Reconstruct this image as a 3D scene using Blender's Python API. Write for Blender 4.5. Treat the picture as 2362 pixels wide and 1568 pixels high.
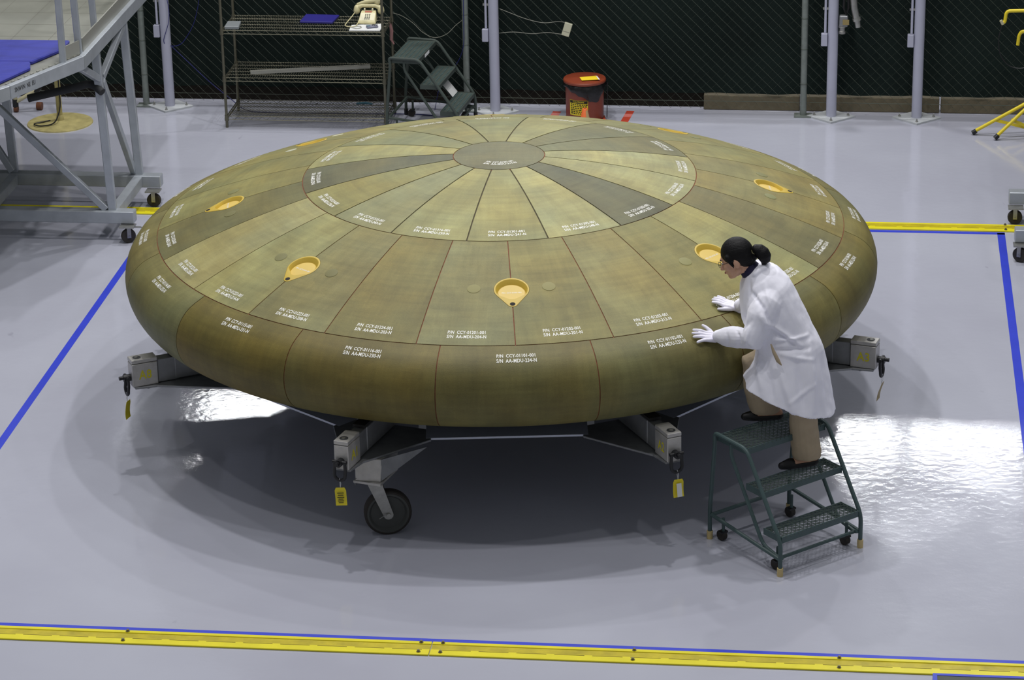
import bpy, bmesh, math, random
import numpy as np
from mathutils import Vector, Matrix, noise, Quaternion

# ------------------------------------------------------------------ reset
for o in list(bpy.data.objects):
    bpy.data.objects.remove(o, do_unlink=True)
scene = bpy.context.scene
COL = scene.collection
random.seed(7)
PI = math.pi

# ------------------------------------------------------------------ camera
cam_d = bpy.data.cameras.new('camera')
cam_d.sensor_fit = 'HORIZONTAL'
cam_d.sensor_width = 36.0
cam_d.lens = 6596.8 / 2362.0 * 36.0
cam_d.clip_end = 300
cam = bpy.data.objects.new('camera', cam_d)
COL.objects.link(cam)
_fw = Vector((0.00080206, 0.92985816, -0.36791732))
_rt = Vector((0.99977988, -0.0084591, -0.01919965))
_up = Vector((0.02096521, 0.36782094, 0.92966027))
cam.matrix_world = Matrix(((_rt.x, _up.x, -_fw.x, 0.04573),
                           (_rt.y, _up.y, -_fw.y, -18.11904),
                           (_rt.z, _up.z, -_fw.z, 7.59057),
                           (0, 0, 0, 1)))
scene.camera = cam

# ------------------------------------------------------------------ world, lights, exposure
world = bpy.data.worlds.new('hall_ambience')
scene.world = world
world.use_nodes = True
world.node_tree.nodes['Background'].inputs[0].default_value = (0.90, 0.94, 1.0, 1)
world.node_tree.nodes['Background'].inputs[1].default_value = 0.22

def area_light(name, loc, target, power, sx, sy=None, shape='DISK', color=(1, 1, 1)):
    d = bpy.data.lights.new(name, 'AREA')
    d.shape = shape
    d.size = sx
    if sy:
        d.size_y = sy
    d.energy = power
    d.color = color
    o = bpy.data.objects.new(name, d)
    COL.objects.link(o)
    o.location = loc
    o.rotation_euler = (Vector(target) - Vector(loc)).to_track_quat('-Z', 'Y').to_euler()
    return o

# high-bay lamps hung under the hall roof (two rows either side of the bay)
BAY_LAMPS = [(-5.6, -4.0, 70), (-2.0, -4.5, 150), (2.5, -4.0, 160), (5.8, -4.5, 70),
             (-5.6, 1.5, 80), (-2.2, 1.0, 330), (2.4, 1.5, 330), (5.8, 1.0, 80),
             (-5.6, 7.5, 100), (-2.0, 7.0, 300), (2.5, 7.5, 320), (5.8, 7.0, 100)]
for lx, ly, lp in BAY_LAMPS:
    area_light('high_bay_lamp', (lx, ly, 12.5), (lx, ly, 0), lp, 0.38, color=(1.0, 0.985, 0.99))
# daylight through the long window strip high in the far wall of the hall
area_light('clerestory_window', (2.2, 28.0, 12.15), (1.5, 2.0, 0.0), 1250, 15.0, 0.55, 'RECTANGLE', (0.95, 0.97, 1.0))

scene.view_settings.view_transform = 'Standard'
scene.view_settings.look = 'None'
scene.view_settings.exposure = 0.0
scene.view_settings.gamma = 1.0
scene.view_settings.use_curve_mapping = False

# ------------------------------------------------------------------ bay frame: u along the fence, v away from the camera
G = 0.125
CG, SG = math.cos(G), math.sin(G)
def B(u, v, z=0.0):
    return Vector((u * CG + v * SG, -u * SG + v * CG, z))
BAY_ROT = -G

# ------------------------------------------------------------------ materials
MATS = {}
def srgb(r, g, b):
    f = lambda c: (c / 255 / 12.92) if c <= 10 else (((c / 255) + 0.055) / 1.055) ** 2.4
    return (f(r), f(g), f(b), 1.0)

def mat(name, color, rough=0.5, metal=0.0, spec=0.5, var=0.0, vscale=6.0, bump=0.0, bscale=60.0, coat=0.0, alpha=1.0, stretch=None):
    m = bpy.data.materials.new(name)
    m.use_nodes = True
    nt = m.node_tree
    b = nt.nodes['Principled BSDF']
    b.inputs['Roughness'].default_value = rough
    b.inputs['Metallic'].default_value = metal
    b.inputs['Specular IOR Level'].default_value = spec
    b.inputs['Coat Weight'].default_value = coat
    b.inputs['Base Color'].default_value = color
    tc = nt.nodes.new('ShaderNodeTexCoord')
    src = tc.outputs['Object']
    if stretch:
        mp = nt.nodes.new('ShaderNodeMapping')
        mp.inputs['Scale'].default_value = stretch
        nt.links.new(src, mp.inputs['Vector'])
        src = mp.outputs['Vector']
    if var > 0:
        n = nt.nodes.new('ShaderNodeTexNoise')
        n.inputs['Scale'].default_value = vscale
        n.inputs['Detail'].default_value = 5
        n.inputs['Roughness'].default_value = 0.6
        nt.links.new(src, n.inputs['Vector'])
        mr = nt.nodes.new('ShaderNodeMapRange')
        mr.inputs['From Min'].default_value = 0.3
        mr.inputs['From Max'].default_value = 0.7
        mr.inputs['To Min'].default_value = 1 - var
        mr.inputs['To Max'].default_value = 1 + var
        nt.links.new(n.outputs['Fac'], mr.inputs['Value'])
        mx = nt.nodes.new('ShaderNodeVectorMath')
        mx.operation = 'SCALE'
        mx.inputs[0].default_value = color[:3]
        nt.links.new(mr.outputs['Result'], mx.inputs['Scale'])
        nt.links.new(mx.outputs['Vector'], b.inputs['Base Color'])
    if bump > 0:
        n2 = nt.nodes.new('ShaderNodeTexNoise')
        n2.inputs['Scale'].default_value = bscale
        n2.inputs['Detail'].default_value = 3
        nt.links.new(src, n2.inputs['Vector'])
        bp = nt.nodes.new('ShaderNodeBump')
        bp.inputs['Strength'].default_value = bump
        bp.inputs['Distance'].default_value = 0.01
        nt.links.new(n2.outputs['Fac'], bp.inputs['Height'])
        nt.links.new(bp.outputs['Normal'], b.inputs['Normal'])
    MATS[name] = m
    return m

def floor_material():
    m = bpy.data.materials.new('epoxy_floor')
    m.use_nodes = True
    nt = m.node_tree
    b = nt.nodes['Principled BSDF']
    L = nt.links.new
    tc = nt.nodes.new('ShaderNodeTexCoord')
    def noi(scale, detail, rough=0.55, mapping=None):
        n = nt.nodes.new('ShaderNodeTexNoise')
        n.inputs['Scale'].default_value = scale
        n.inputs['Detail'].default_value = detail
        n.inputs['Roughness'].default_value = rough
        if mapping:
            mp = nt.nodes.new('ShaderNodeMapping')
            mp.inputs['Scale'].default_value = mapping
            L(tc.outputs['Object'], mp.inputs['Vector'])
            L(mp.outputs['Vector'], n.inputs['Vector'])
        else:
            L(tc.outputs['Object'], n.inputs['Vector'])
        return n
    big = noi(0.55, 4)
    ramp = nt.nodes.new('ShaderNodeValToRGB')
    ramp.color_ramp.elements[0].position = 0.30
    ramp.color_ramp.elements[0].color = (0.410, 0.418, 0.490, 1)
    ramp.color_ramp.elements[1].position = 0.72
    ramp.color_ramp.elements[1].color = (0.475, 0.490, 0.562, 1)
    L(big.outputs['Fac'], ramp.inputs['Fac'])
    # small scuffs with a shape of their own
    sc = noi(9.0, 2, 0.4, (1.0, 0.45, 1.0))
    r2 = nt.nodes.new('ShaderNodeValToRGB')
    r2.color_ramp.elements[0].position = 0.17
    r2.color_ramp.elements[0].color = (0.72, 0.72, 0.74, 1)
    r2.color_ramp.elements[1].position = 0.24
    r2.color_ramp.elements[1].color = (1, 1, 1, 1)
    L(sc.outputs['Fac'], r2.inputs['Fac'])
    mx = nt.nodes.new('ShaderNodeMix')
    mx.data_type = 'RGBA'
    mx.blend_type = 'MULTIPLY'
    mx.inputs['Factor'].default_value = 1.0
    L(ramp.outputs['Color'], mx.inputs['A'])
    L(r2.outputs['Color'], mx.inputs['B'])
    L(mx.outputs['Result'], b.inputs['Base Color'])
    rn = noi(1.6, 5)
    mr = nt.nodes.new('ShaderNodeMapRange')
    mr.inputs['From Min'].default_value = 0.3
    mr.inputs['From Max'].default_value = 0.7
    mr.inputs['To Min'].default_value = 0.07
    mr.inputs['To Max'].default_value = 0.14
    L(rn.outputs['Fac'], mr.inputs['Value'])
    L(mr.outputs['Result'], b.inputs['Roughness'])
    b.inputs['Specular IOR Level'].default_value = 0.5
    op = noi(16.0, 3, 0.5)
    bp = nt.nodes.new('ShaderNodeBump')
    bp.inputs['Strength'].default_value = 0.05
    bp.inputs['Distance'].default_value = 0.02
    L(op.outputs['Fac'], bp.inputs['Height'])
    L(bp.outputs['Normal'], b.inputs['Normal'])
    MATS['floor'] = m

def tile_material():
    """coarse fibrous ablator; each tile's own tone comes from its object colour"""
    m = bpy.data.materials.new('ablator_tile')
    m.use_nodes = True
    nt = m.node_tree
    b = nt.nodes['Principled BSDF']
    L = nt.links.new
    oi = nt.nodes.new('ShaderNodeObjectInfo')
    tc = nt.nodes.new('ShaderNodeTexCoord')
    add = nt.nodes.new('ShaderNodeVectorMath')
    add.operation = 'ADD'
    mul = nt.nodes.new('ShaderNodeMath')
    mul.operation = 'MULTIPLY'
    mul.inputs[1].default_value = 37.0
    L(oi.outputs['Random'], mul.inputs[0])
    L(tc.outputs['UV'], add.inputs[0])
    cmb = nt.nodes.new('ShaderNodeCombineXYZ')
    for i in range(3):
        L(mul.outputs[0], cmb.inputs[i])
    L(cmb.outputs[0], add.inputs[1])
    def noi(scale, detail, rough, sc=None):
        n = nt.nodes.new('ShaderNodeTexNoise')
        n.inputs['Scale'].default_value = scale
        n.inputs['Detail'].default_value = detail
        n.inputs['Roughness'].default_value = rough
        if sc:
            mp = nt.nodes.new('ShaderNodeMapping')
            mp.inputs['Scale'].default_value = sc
            L(add.outputs[0], mp.inputs['Vector'])
            L(mp.outputs[0], n.inputs['Vector'])
        else:
            L(add.outputs[0], n.inputs['Vector'])
        return n
    def rng(n, a, c, lo=0.3, hi=0.7):
        mr = nt.nodes.new('ShaderNodeMapRange')
        mr.inputs['From Min'].default_value = lo
        mr.inputs['From Max'].default_value = hi
        mr.inputs['To Min'].default_value = a
        mr.inputs['To Max'].default_value = c
        L(n.outputs['Fac'], mr.inputs['Value'])
        return mr.outputs['Result']
    blot = rng(noi(3.0, 4, 0.55), 0.78, 1.15)
    st1 = rng(noi(1.0, 5, 0.65, (1.6, 20.0, 1.0)), 0.88, 1.12)
    st2 = rng(noi(1.0, 5, 0.65, (20.0, 1.6, 1.0)), 0.90, 1.10)
    grain = rng(noi(160.0, 2, 0.5), 0.93, 1.07)
    vo = nt.nodes.new('ShaderNodeTexVoronoi')
    vo.distance = 'CHEBYCHEV'
    vo.inputs['Scale'].default_value = 9.0
    vo.inputs['Randomness'].default_value = 0.7
    L(add.outputs[0], vo.inputs['Vector'])
    sepc = nt.nodes.new('ShaderNodeSeparateColor')
    L(vo.outputs['Color'], sepc.inputs[0])
    vr = nt.nodes.new('ShaderNodeMapRange')
    vr.inputs['To Min'].default_value = 0.945
    vr.inputs['To Max'].default_value = 1.055
    L(sepc.outputs[0], vr.inputs['Value'])
    cur = oi.outputs['Color']
    for f in (blot, st1, st2, grain, vr.outputs['Result']):
        vm = nt.nodes.new('ShaderNodeVectorMath')
        vm.operation = 'SCALE'
        L(cur, vm.inputs[0])
        L(f, vm.inputs['Scale'])
        cur = vm.outputs[0]
    # greenish against ochre areas
    hn = noi(2.0, 3, 0.5)
    mix = nt.nodes.new('ShaderNodeMix')
    mix.data_type = 'RGBA'
    mix.blend_type = 'MULTIPLY'
    mix.inputs['Factor'].default_value = 1.0
    rp = nt.nodes.new('ShaderNodeValToRGB')
    rp.color_ramp.elements[0].position = 0.35
    rp.color_ramp.elements[0].color = (0.94, 1.0, 1.10, 1)
    rp.color_ramp.elements[1].position = 0.65
    rp.color_ramp.elements[1].color = (1.06, 1.0, 0.86, 1)
    L(hn.outputs['Fac'], rp.inputs['Fac'])
    L(cur, mix.inputs['A'])
    L(rp.outputs['Color'], mix.inputs['B'])
    L(mix.outputs['Result'], b.inputs['Base Color'])
    b.inputs['Roughness'].default_value = 0.55
    b.inputs['Specular IOR Level'].default_value = 0.35
    bn = noi(220.0, 2, 0.5)
    bp = nt.nodes.new('ShaderNodeBump')
    bp.inputs['Strength'].default_value = 0.15
    bp.inputs['Distance'].default_value = 0.004
    L(bn.outputs['Fac'], bp.inputs['Height'])
    L(bp.outputs['Normal'], b.inputs['Normal'])
    MATS['tile'] = m

floor_material()
tile_material()
mat('seam_filler', srgb(122, 70, 44), 0.8, var=0.35, vscale=14)
mat('seam_dark', srgb(74, 66, 44), 0.85, var=0.35, vscale=14)
mat('carrier', srgb(70, 72, 70), 0.7)
mat('stencil_white', srgb(240, 240, 232), 0.6)
mat('cover_yellow', srgb(198, 170, 64), 0.45, var=0.04)
mat('cover_floor', srgb(214, 186, 96), 0.45, var=0.04)
mat('black_hole', srgb(22, 16, 8), 0.8)
mat('aluminium', srgb(186, 184, 180), 0.42, metal=0.45, var=0.12, vscale=14, bump=0.05)
mat('dull_steel', srgb(138, 140, 142), 0.45, metal=0.45, var=0.15, vscale=9)
mat('dark_plate', srgb(72, 74, 76), 0.5, metal=0.5, var=0.12)
mat('zinc', srgb(165, 165, 160), 0.38, metal=0.8, var=0.15, vscale=20)
mat('black_pad', srgb(26, 24, 22), 0.75)
mat('rubber', srgb(46, 42, 38), 0.7, var=0.15)
mat('wheel_grey', srgb(70, 72, 70), 0.6, var=0.1)
mat('black_steel', srgb(24, 25, 28), 0.45)
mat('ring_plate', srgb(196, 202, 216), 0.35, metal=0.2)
mat('tag_yellow', srgb(236, 218, 40), 0.55)
mat('paint_yellow', srgb(205, 195, 30), 0.5)
mat('rail_trough', srgb(186, 170, 10), 0.5, var=0.2, vscale=9)
mat('rail_yellow', srgb(226, 214, 20), 0.45, var=0.08, vscale=5)
mat('slot_dark', srgb(96, 82, 20), 0.8)
mat('bolt_grey', srgb(120, 115, 95), 0.45, metal=0.5)
mat('tape_blue', srgb(44, 62, 196), 0.5, var=0.06)
mat('tape_red', srgb(190, 66, 42), 0.55)
mat('column_paint', srgb(178, 180, 197), 0.4, var=0.04, bump=0.05, bscale=150)
mat('base_plate', srgb(190, 194, 196), 0.5, var=0.08)
mat('galvanised', srgb(128, 136, 130), 0.5, metal=0.35, var=0.12, vscale=20)
mat('chain_wire', srgb(80, 88, 76), 0.6, metal=0.2)
mat('screen_green', srgb(25, 35, 32), 0.9, spec=0.15, var=0.25, vscale=1.2, bump=0.1, bscale=8)
mat('curb_concrete', srgb(106, 98, 78), 0.9, var=0.12, vscale=8)
mat('curb_dark', srgb(36, 30, 20), 0.9, var=0.3)
mat('shelf_chrome', srgb(112, 110, 94), 0.38, metal=0.7, var=0.1)
mat('ladder_green', srgb(66, 86, 86), 0.5, var=0.12, vscale=10, bump=0.04)
mat('ladder_grate', srgb(78, 92, 86), 0.6, metal=0.3)
mat('ladder_dark', srgb(62, 72, 66), 0.6, var=0.12)
mat('tan_rubber', srgb(205, 184, 130), 0.7)
mat('coat_white', srgb(242, 242, 252), 0.75, spec=0.25, bump=0.12, bscale=30)
mat('glove_white', srgb(240, 238, 250), 0.8, spec=0.2)
mat('skin', srgb(205, 160, 132), 0.55, var=0.05, vscale=20)
mat('lip', srgb(170, 100, 90), 0.5)
mat('hair_black', srgb(10, 9, 10), 0.5, spec=0.22, var=0.3, vscale=30, bump=0.4, bscale=40, stretch=(1, 8, 8))
mat('shirt_navy', srgb(26, 24, 58), 0.8)
mat('khaki', srgb(176, 160, 134), 0.85, spec=0.2, var=0.06, vscale=14, bump=0.12, bscale=40)
mat('shoe_black', srgb(14, 13, 14), 0.5)
mat('glasses_black', srgb(20, 16, 14), 0.3)
mat('eye_white', srgb(225, 220, 214), 0.3)
mat('hair_tie', srgb(126, 120, 82), 0.6)
mat('can_red', srgb(132, 58, 34), 0.42, var=0.06)
mat('bag_black', srgb(10, 10, 11), 0.38, bump=0.3, bscale=40)
mat('label_yellow', srgb(225, 205, 40), 0.5)
mat('print_black', srgb(28, 24, 14), 0.6)
mat('note_yellow', srgb(245, 214, 40), 0.55)
mat('cone_orange', srgb(230, 110, 50), 0.55)
mat('cone_worn', srgb(190, 160, 110), 0.6)
mat('paper_white', srgb(226, 228, 226), 0.7)
mat('phone_beige', srgb(214, 206, 160), 0.42)
mat('phone_pale', srgb(232, 228, 196), 0.42)
mat('key_dark', srgb(62, 66, 62), 0.5)
mat('phone_red', srgb(170, 90, 70), 0.5)
mat('plastic_blue', srgb(46, 42, 128), 0.45)
mat('gadget_grey', srgb(120, 122, 140), 0.5)
mat('plate_grey', srgb(150, 156, 158), 0.5, metal=0.4)
mat('strip_metal', srgb(168, 168, 158), 0.4, metal=0.5)
mat('rag_pink', srgb(150, 110, 108), 0.9)
mat('rag_blue', srgb(60, 96, 110), 0.9)
mat('cable_blue', srgb(30, 34, 110), 0.5)
mat('cable_white', srgb(150, 150, 136), 0.5)
mat('cable_black', srgb(12, 12, 12), 0.5)
mat('junction_ivory', srgb(206, 206, 178), 0.5)
mat('label_tan', srgb(150, 132, 84), 0.6)
mat('frame_alu', srgb(176, 182, 188), 0.42, metal=0.45, var=0.10, vscale=7, bump=0.04)
mat('deck_grey', srgb(146, 147, 136), 0.35, metal=0.25, var=0.12, vscale=3)
mat('deck_joint', srgb(118, 118, 108), 0.7)
mat('tarp_blue', srgb(44, 50, 150), 0.5, var=0.08, vscale=5, bump=0.35, bscale=5, stretch=(1.2, 4, 1))
mat('foam_black', srgb(48, 50, 52), 0.85)
mat('stand_beige', srgb(168, 158, 104), 0.6, var=0.25, vscale=10)
mat('stand_yellow', srgb(228, 206, 44), 0.42)
mat('pipe_cream', srgb(190, 184, 150), 0.5)
mat('brown_wheel', srgb(110, 66, 40), 0.6)
mat('mat_grey', srgb(86, 90, 84), 0.85, var=0.1)

# ------------------------------------------------------------------ mesh building helpers
ROOT = {}

class MB:
    def __init__(self):
        self.v = []
        self.f = []
    def add(self, verts, faces):
        k = len(self.v)
        self.v.extend([tuple(x) for x in verts])
        self.f.extend([tuple(i + k for i in f) for f in faces])
        return self
    def box(self, c, s, rot=None):
        c = Vector(c)
        hx, hy, hz = s[0] / 2, s[1] / 2, s[2] / 2
        pts = [Vector((x, y, z)) for x in (-hx, hx) for y in (-hy, hy) for z in (-hz, hz)]
        if rot is not None:
            if isinstance(rot, (int, float)):
                rot = Matrix.Rotation(rot, 3, 'Z')
            pts = [rot @ p for p in pts]
        fs = [(0, 1, 3, 2), (4, 6, 7, 5), (0, 4, 5, 1), (2, 3, 7, 6), (0, 2, 6, 4), (1, 5, 7, 3)]
        return self.add([c + p for p in pts], fs)
    def bar(self, p0, p1, w, h, up=(0, 0, 1)):
        """rectangular bar from p0 to p1, w sideways, h along up"""
        p0, p1 = Vector(p0), Vector(p1)
        d = (p1 - p0).normalized()
        s = d.cross(Vector(up))
        if s.length < 1e-4:
            s = d.cross(Vector((1, 0, 0)))
        s.normalize()
        t = s.cross(d)
        q = []
        for p in (p0, p1):
            for a, b in ((-1, -1), (1, -1), (1, 1), (-1, 1)):
                q.append(p + s * a * w / 2 + t * b * h / 2)
        return self.add(q, [(3, 2, 1, 0), (4, 5, 6, 7), (0, 1, 5, 4), (1, 2, 6, 5), (2, 3, 7, 6), (3, 0, 4, 7)])
    def prism(self, poly, z0, z1):
        n = len(poly)
        vs = [(p[0], p[1], z0) for p in poly] + [(p[0], p[1], z1) for p in poly]
        fs = [tuple(range(n - 1, -1, -1)), tuple(range(n, 2 * n))]
        fs += [(i, (i + 1) % n, n + (i + 1) % n, n + i) for i in range(n)]
        return self.add(vs, fs)
    def tube(self, path, r, n=8, caps=True, closed=False):
        path = [Vector(p) for p in path]
        m = len(path)
        rr = r if isinstance(r, (list, tuple)) else [r] * m
        tang = []
        for i in range(m):
            a = path[(i - 1) % m] if (closed or i > 0) else path[i]
            b = path[(i + 1) % m] if (closed or i < m - 1) else path[i]
            tang.append((b - a).normalized())
        ref = Vector((0, 0, 1)) if abs(tang[0].z) < 0.9 else Vector((1, 0, 0))
        nrm = tang[0].cross(ref).normalized()
        vs = []
        for i in range(m):
            if i > 0:
                q = tang[i - 1].rotation_difference(tang[i])
                nrm = (q @ nrm).normalized()
            bi = tang[i].cross(nrm)
            for k in range(n):
                a = 2 * PI * k / n
                vs.append(path[i] + (nrm * math.cos(a) + bi * math.sin(a)) * rr[i])
        fs = []
        for i in range(m if closed else m - 1):
            j = (i + 1) % m
            for k in range(n):
                k2 = (k + 1) % n
                fs.append((i * n + k, i * n + k2, j * n + k2, j * n + k))
        if caps and not closed:
            fs.append(tuple(range(n - 1, -1, -1)))
            fs.append(tuple((m - 1) * n + k for k in range(n)))
        return self.add(vs, fs)
    def cyl(self, p0, p1, r, n=16, r1=None):
        return self.tube([p0, p1], [r, r if r1 is None else r1], n)
    def limb(self, pts, radii, n=14):
        """tapered rounded limb (for later voxel union)"""
        pts = [Vector(p) for p in pts]
        d0 = (pts[0] - pts[1]).normalized()
        d1 = (pts[-1] - pts[-2]).normalized()
        P, R = [], []
        for k in (0.98, 0.8, 0.45):
            P.append(pts[0] + d0 * radii[0] * k)
            R.append(radii[0] * math.sqrt(1 - k * k))
        P += pts
        R += list(radii)
        for k in (0.45, 0.8, 0.98):
            P.append(pts[-1] + d1 * radii[-1] * k)
            R.append(radii[-1] * math.sqrt(1 - k * k))
        return self.tube(P, R, n)
    def ellipsoid(self, c, ax, n=16, m=10):
        """ax: three Vectors (semi axes)"""
        c = Vector(c)
        ax = [Vector(a) for a in ax]
        vs = [c + ax[2]]
        for i in range(1, m):
            t = PI * i / m
            for k in range(n):
                a = 2 * PI * k / n
                vs.append(c + ax[0] * math.sin(t) * math.cos(a) + ax[1] * math.sin(t) * math.sin(a) + ax[2] * math.cos(t))
        vs.append(c - ax[2])
        fs = [(0, 1 + k, 1 + (k + 1) % n) for k in range(n)]
        for i in range(m - 2):
            for k in range(n):
                k2 = (k + 1) % n
                a = 1 + i * n
                fs.append((a + k, a + n + k, a + n + k2, a + k2))
        e = len(vs) - 1
        a = 1 + (m - 2) * n
        fs += [(a + k, e, a + (k + 1) % n) for k in range(n)]
        return self.add(vs, fs)
    def lathe(self, prof, c=(0, 0, 0), n=32, closed=False, axis=None):
        """prof: (r, z) pairs; axis: optional 3x3 matrix"""
        c = Vector(c)
        vs, fs = [], []
        m = len(prof)
        for r, z in prof:
            for k in range(n):
                a = 2 * PI * k / n
                p = Vector((r * math.cos(a), r * math.sin(a), z))
                if axis is not None:
                    p = axis @ p
                vs.append(c + p)
        for i in range(m if closed else m - 1):
            j = (i + 1) % m
            for k in range(n):
                k2 = (k + 1) % n
                fs.append((i * n + k, i * n + k2, j * n + k2, j * n + k))
        return self.add(vs, fs)
    def mesh(self, name, inv=None):
        me = bpy.data.meshes.new(name)
        vs = self.v if inv is None else [tuple(inv @ Vector(p)) for p in self.v]
        me.from_pydata(vs, [], self.f)
        me.update()
        return me
    def build(self, name, material, parent=None, smooth=35, world=True, bevel=0.0):
        inv = None
        if parent is not None and world and parent.name in ROOT:
            inv = ROOT[parent.name]
        me = self.mesh(name, inv)
        bm = bmesh.new()
        bm.from_mesh(me)
        bmesh.ops.recalc_face_normals(bm, faces=bm.faces[:])
        if bevel > 0:
            es = [e for e in bm.edges if e.is_manifold and e.calc_face_angle(0) > 0.6]
            bmesh.ops.bevel(bm, geom=es, offset=bevel, segments=1, affect='EDGES', clamp_overlap=True)
        bm.to_mesh(me)
        bm.free()
        return link(name, me, material, parent, smooth)

def link(name, me, material, parent=None, smooth=35):
    if smooth:
        me.polygons.foreach_set('use_smooth', [True] * len(me.polygons))
        me.set_sharp_from_angle(angle=math.radians(smooth))
    o = bpy.data.objects.new(name, me)
    COL.objects.link(o)
    if material is not None:
        o.data.materials.clear()
        o.data.materials.append(MATS[material])
    if parent is not None:
        o.parent = parent
        if parent.name in ROOT:
            ROOT[o.name] = ROOT[parent.name]
    return o

def tag(o, label, cat, group=None, kind=None):
    o['label'] = label
    o['category'] = cat
    if group:
        o['group'] = group
    if kind:
        o['kind'] = kind
    return o

def thing(name, loc, rotz, label, cat, group=None):
    o = bpy.data.objects.new(name, None)
    o.empty_display_size = 0.1
    COL.objects.link(o)
    o.location = loc
    o.rotation_euler = (0, 0, rotz)
    M = Matrix.Translation(Vector(loc)) @ Matrix.Rotation(rotz, 4, 'Z')
    ROOT[o.name] = M.inverted()
    tag(o, label, cat, group)
    return o

def structure(o):
    o['kind'] = 'structure'
    return o

def remeshed(name, mb, voxel, smooth_it, material, parent, edit=None, factor=0.5):
    me = mb.mesh(name + '_tmp')
    t = bpy.data.objects.new(name + '_tmp', me)
    COL.objects.link(t)
    r = t.modifiers.new('r', 'REMESH')
    r.mode = 'VOXEL'
    r.voxel_size = voxel
    if smooth_it:
        s = t.modifiers.new('s', 'SMOOTH')
        s.iterations = smooth_it
        s.factor = factor
    dg = bpy.context.evaluated_depsgraph_get()
    dg.update()
    new = bpy.data.meshes.new_from_object(t.evaluated_get(dg))
    bpy.data.objects.remove(t, do_unlink=True)
    bpy.data.meshes.remove(me)
    if edit:
        edit(new)
    if parent is not None and parent.name in ROOT:
        new.transform(ROOT[parent.name])
    new.name = name
    return link(name, new, material, parent, 180)

_text_cache = {}
def text_geo(s, line=1.0):
    """flat lettering as (verts, faces) with unit cap height, lines stacked downwards"""
    key = (s, line)
    if key in _text_cache:
        return _text_cache[key]
    cu = bpy.data.curves.new('t', 'FONT')
    cu.body = s
    cu.resolution_u = 2
    cu.space_line = line
    cu.space_word = 1.9
    cu.space_character = 1.06
    cu.offset = 0.02
    o = bpy.data.objects.new('t', cu)
    COL.objects.link(o)
    dg = bpy.context.evaluated_depsgraph_get()
    dg.update()
    me = bpy.data.meshes.new_from_object(o.evaluated_get(dg))
    vs = [(v.co.x, v.co.y) for v in me.vertices]
    fs = [tuple(p.vertices) for p in me.polygons]
    bpy.data.objects.remove(o, do_unlink=True)
    bpy.data.curves.remove(cu)
    bpy.data.meshes.remove(me)
    xs = [v[0] for v in vs]
    ys = [v[1] for v in vs]
    x0, x1, y0, y1 = min(xs), max(xs), min(ys), max(ys)
    vs = [((x - x0) / (x1 - x0) - 0.5, (y - y0) / (y1 - y0) - 0.5) for x, y in vs]
    _text_cache[key] = (vs, fs)
    return vs, fs

def text_on(name, s, origin, ex, ey, w, h, material, parent, line=1.0, off=0.0006):
    """lettering w wide, h tall on the plane through origin spanned by unit ex, ey"""
    vs, fs = text_geo(s, line)
    ex, ey, origin = Vector(ex).normalized(), Vector(ey).normalized(), Vector(origin)
    nn = ex.cross(ey)
    m = MB()
    m.add([origin + ex * x * w + ey * y * h + nn * off for x, y in vs], fs)
    return m.build(name, material, parent, smooth=0)

def arc(c, r, a0, a1, n, ex, ey):
    c, ex, ey = Vector(c), Vector(ex), Vector(ey)
    return [c + ex * r * math.cos(a0 + (a1 - a0) * i / n) + ey * r * math.sin(a0 + (a1 - a0) * i / n) for i in range(n + 1)]

def fillet(pts, r, n=5):
    """round the corners of a polyline"""
    pts = [Vector(p) for p in pts]
    out = [pts[0]]
    for i in range(1, len(pts) - 1):
        a, b, c = pts[i - 1], pts[i], pts[i + 1]
        d0, d1 = (a - b), (c - b)
        k = min(r, d0.length * 0.45, d1.length * 0.45)
        p0, p1 = b + d0.normalized() * k, b + d1.normalized() * k
        for j in range(n + 1):
            t = j / n
            out.append(p0 * (1 - t) ** 2 + b * 2 * t * (1 - t) + p1 * t * t)
    out.append(pts[-1])
    return out

# ================================================================== SETTING
m = MB()
m.add([(-40, -40, 0), (40, -40, 0), (40, 40, 0), (-40, 40, 0)], [(0, 1, 2, 3)])
floor = structure(m.build('floor', 'floor', None, smooth=0))

FV = 6.69                                   # the fence line
# dark green privacy screen hung behind the chain-link, gathered in soft vertical folds
m = MB()
nu, nz = 220, 8
vs, fs = [], []
for j in range(nz + 1):
    for i in range(nu + 1):
        u = -9.0 + 18.0 * i / nu
        z = 0.155 + (3.0 - 0.155) * j / nz
        d = 0.10 + 0.012 * math.sin(u * 7.0) + 0.010 * math.sin(u * 17.3 + 1.2)
        vs.append(B(u, FV + d, z))
for j in range(nz):
    for i in range(nu):
        a = j * (nu + 1) + i
        fs.append((a, a + 1, a + nu + 2, a + nu + 1))
m.add(vs, fs)
structure(m.build('wall_back', 'screen_green', None, smooth=60))
# kerb behind the screen: dark wall foot on the left, pale concrete blocks on the right
kerb = MB()
kerb.box(B(-3.6, FV + 0.34, 0.075), (10.8, 0.3, 0.15), BAY_ROT)
kerb = structure(kerb.build('baseboard_back', 'curb_dark', None, smooth=0))
for u0, u1 in ((1.0, 1.86), (1.875, 3.10), (3.115, 4.6), (4.615, 6.2)):
    m = MB()
    m.box(B((u0 + u1) / 2, FV + 0.16, 0.068), (u1 - u0, 0.12, 0.136), BAY_ROT)
    m.build('kerb_block', 'curb_concrete', kerb, smooth=0, bevel=0.006)

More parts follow.
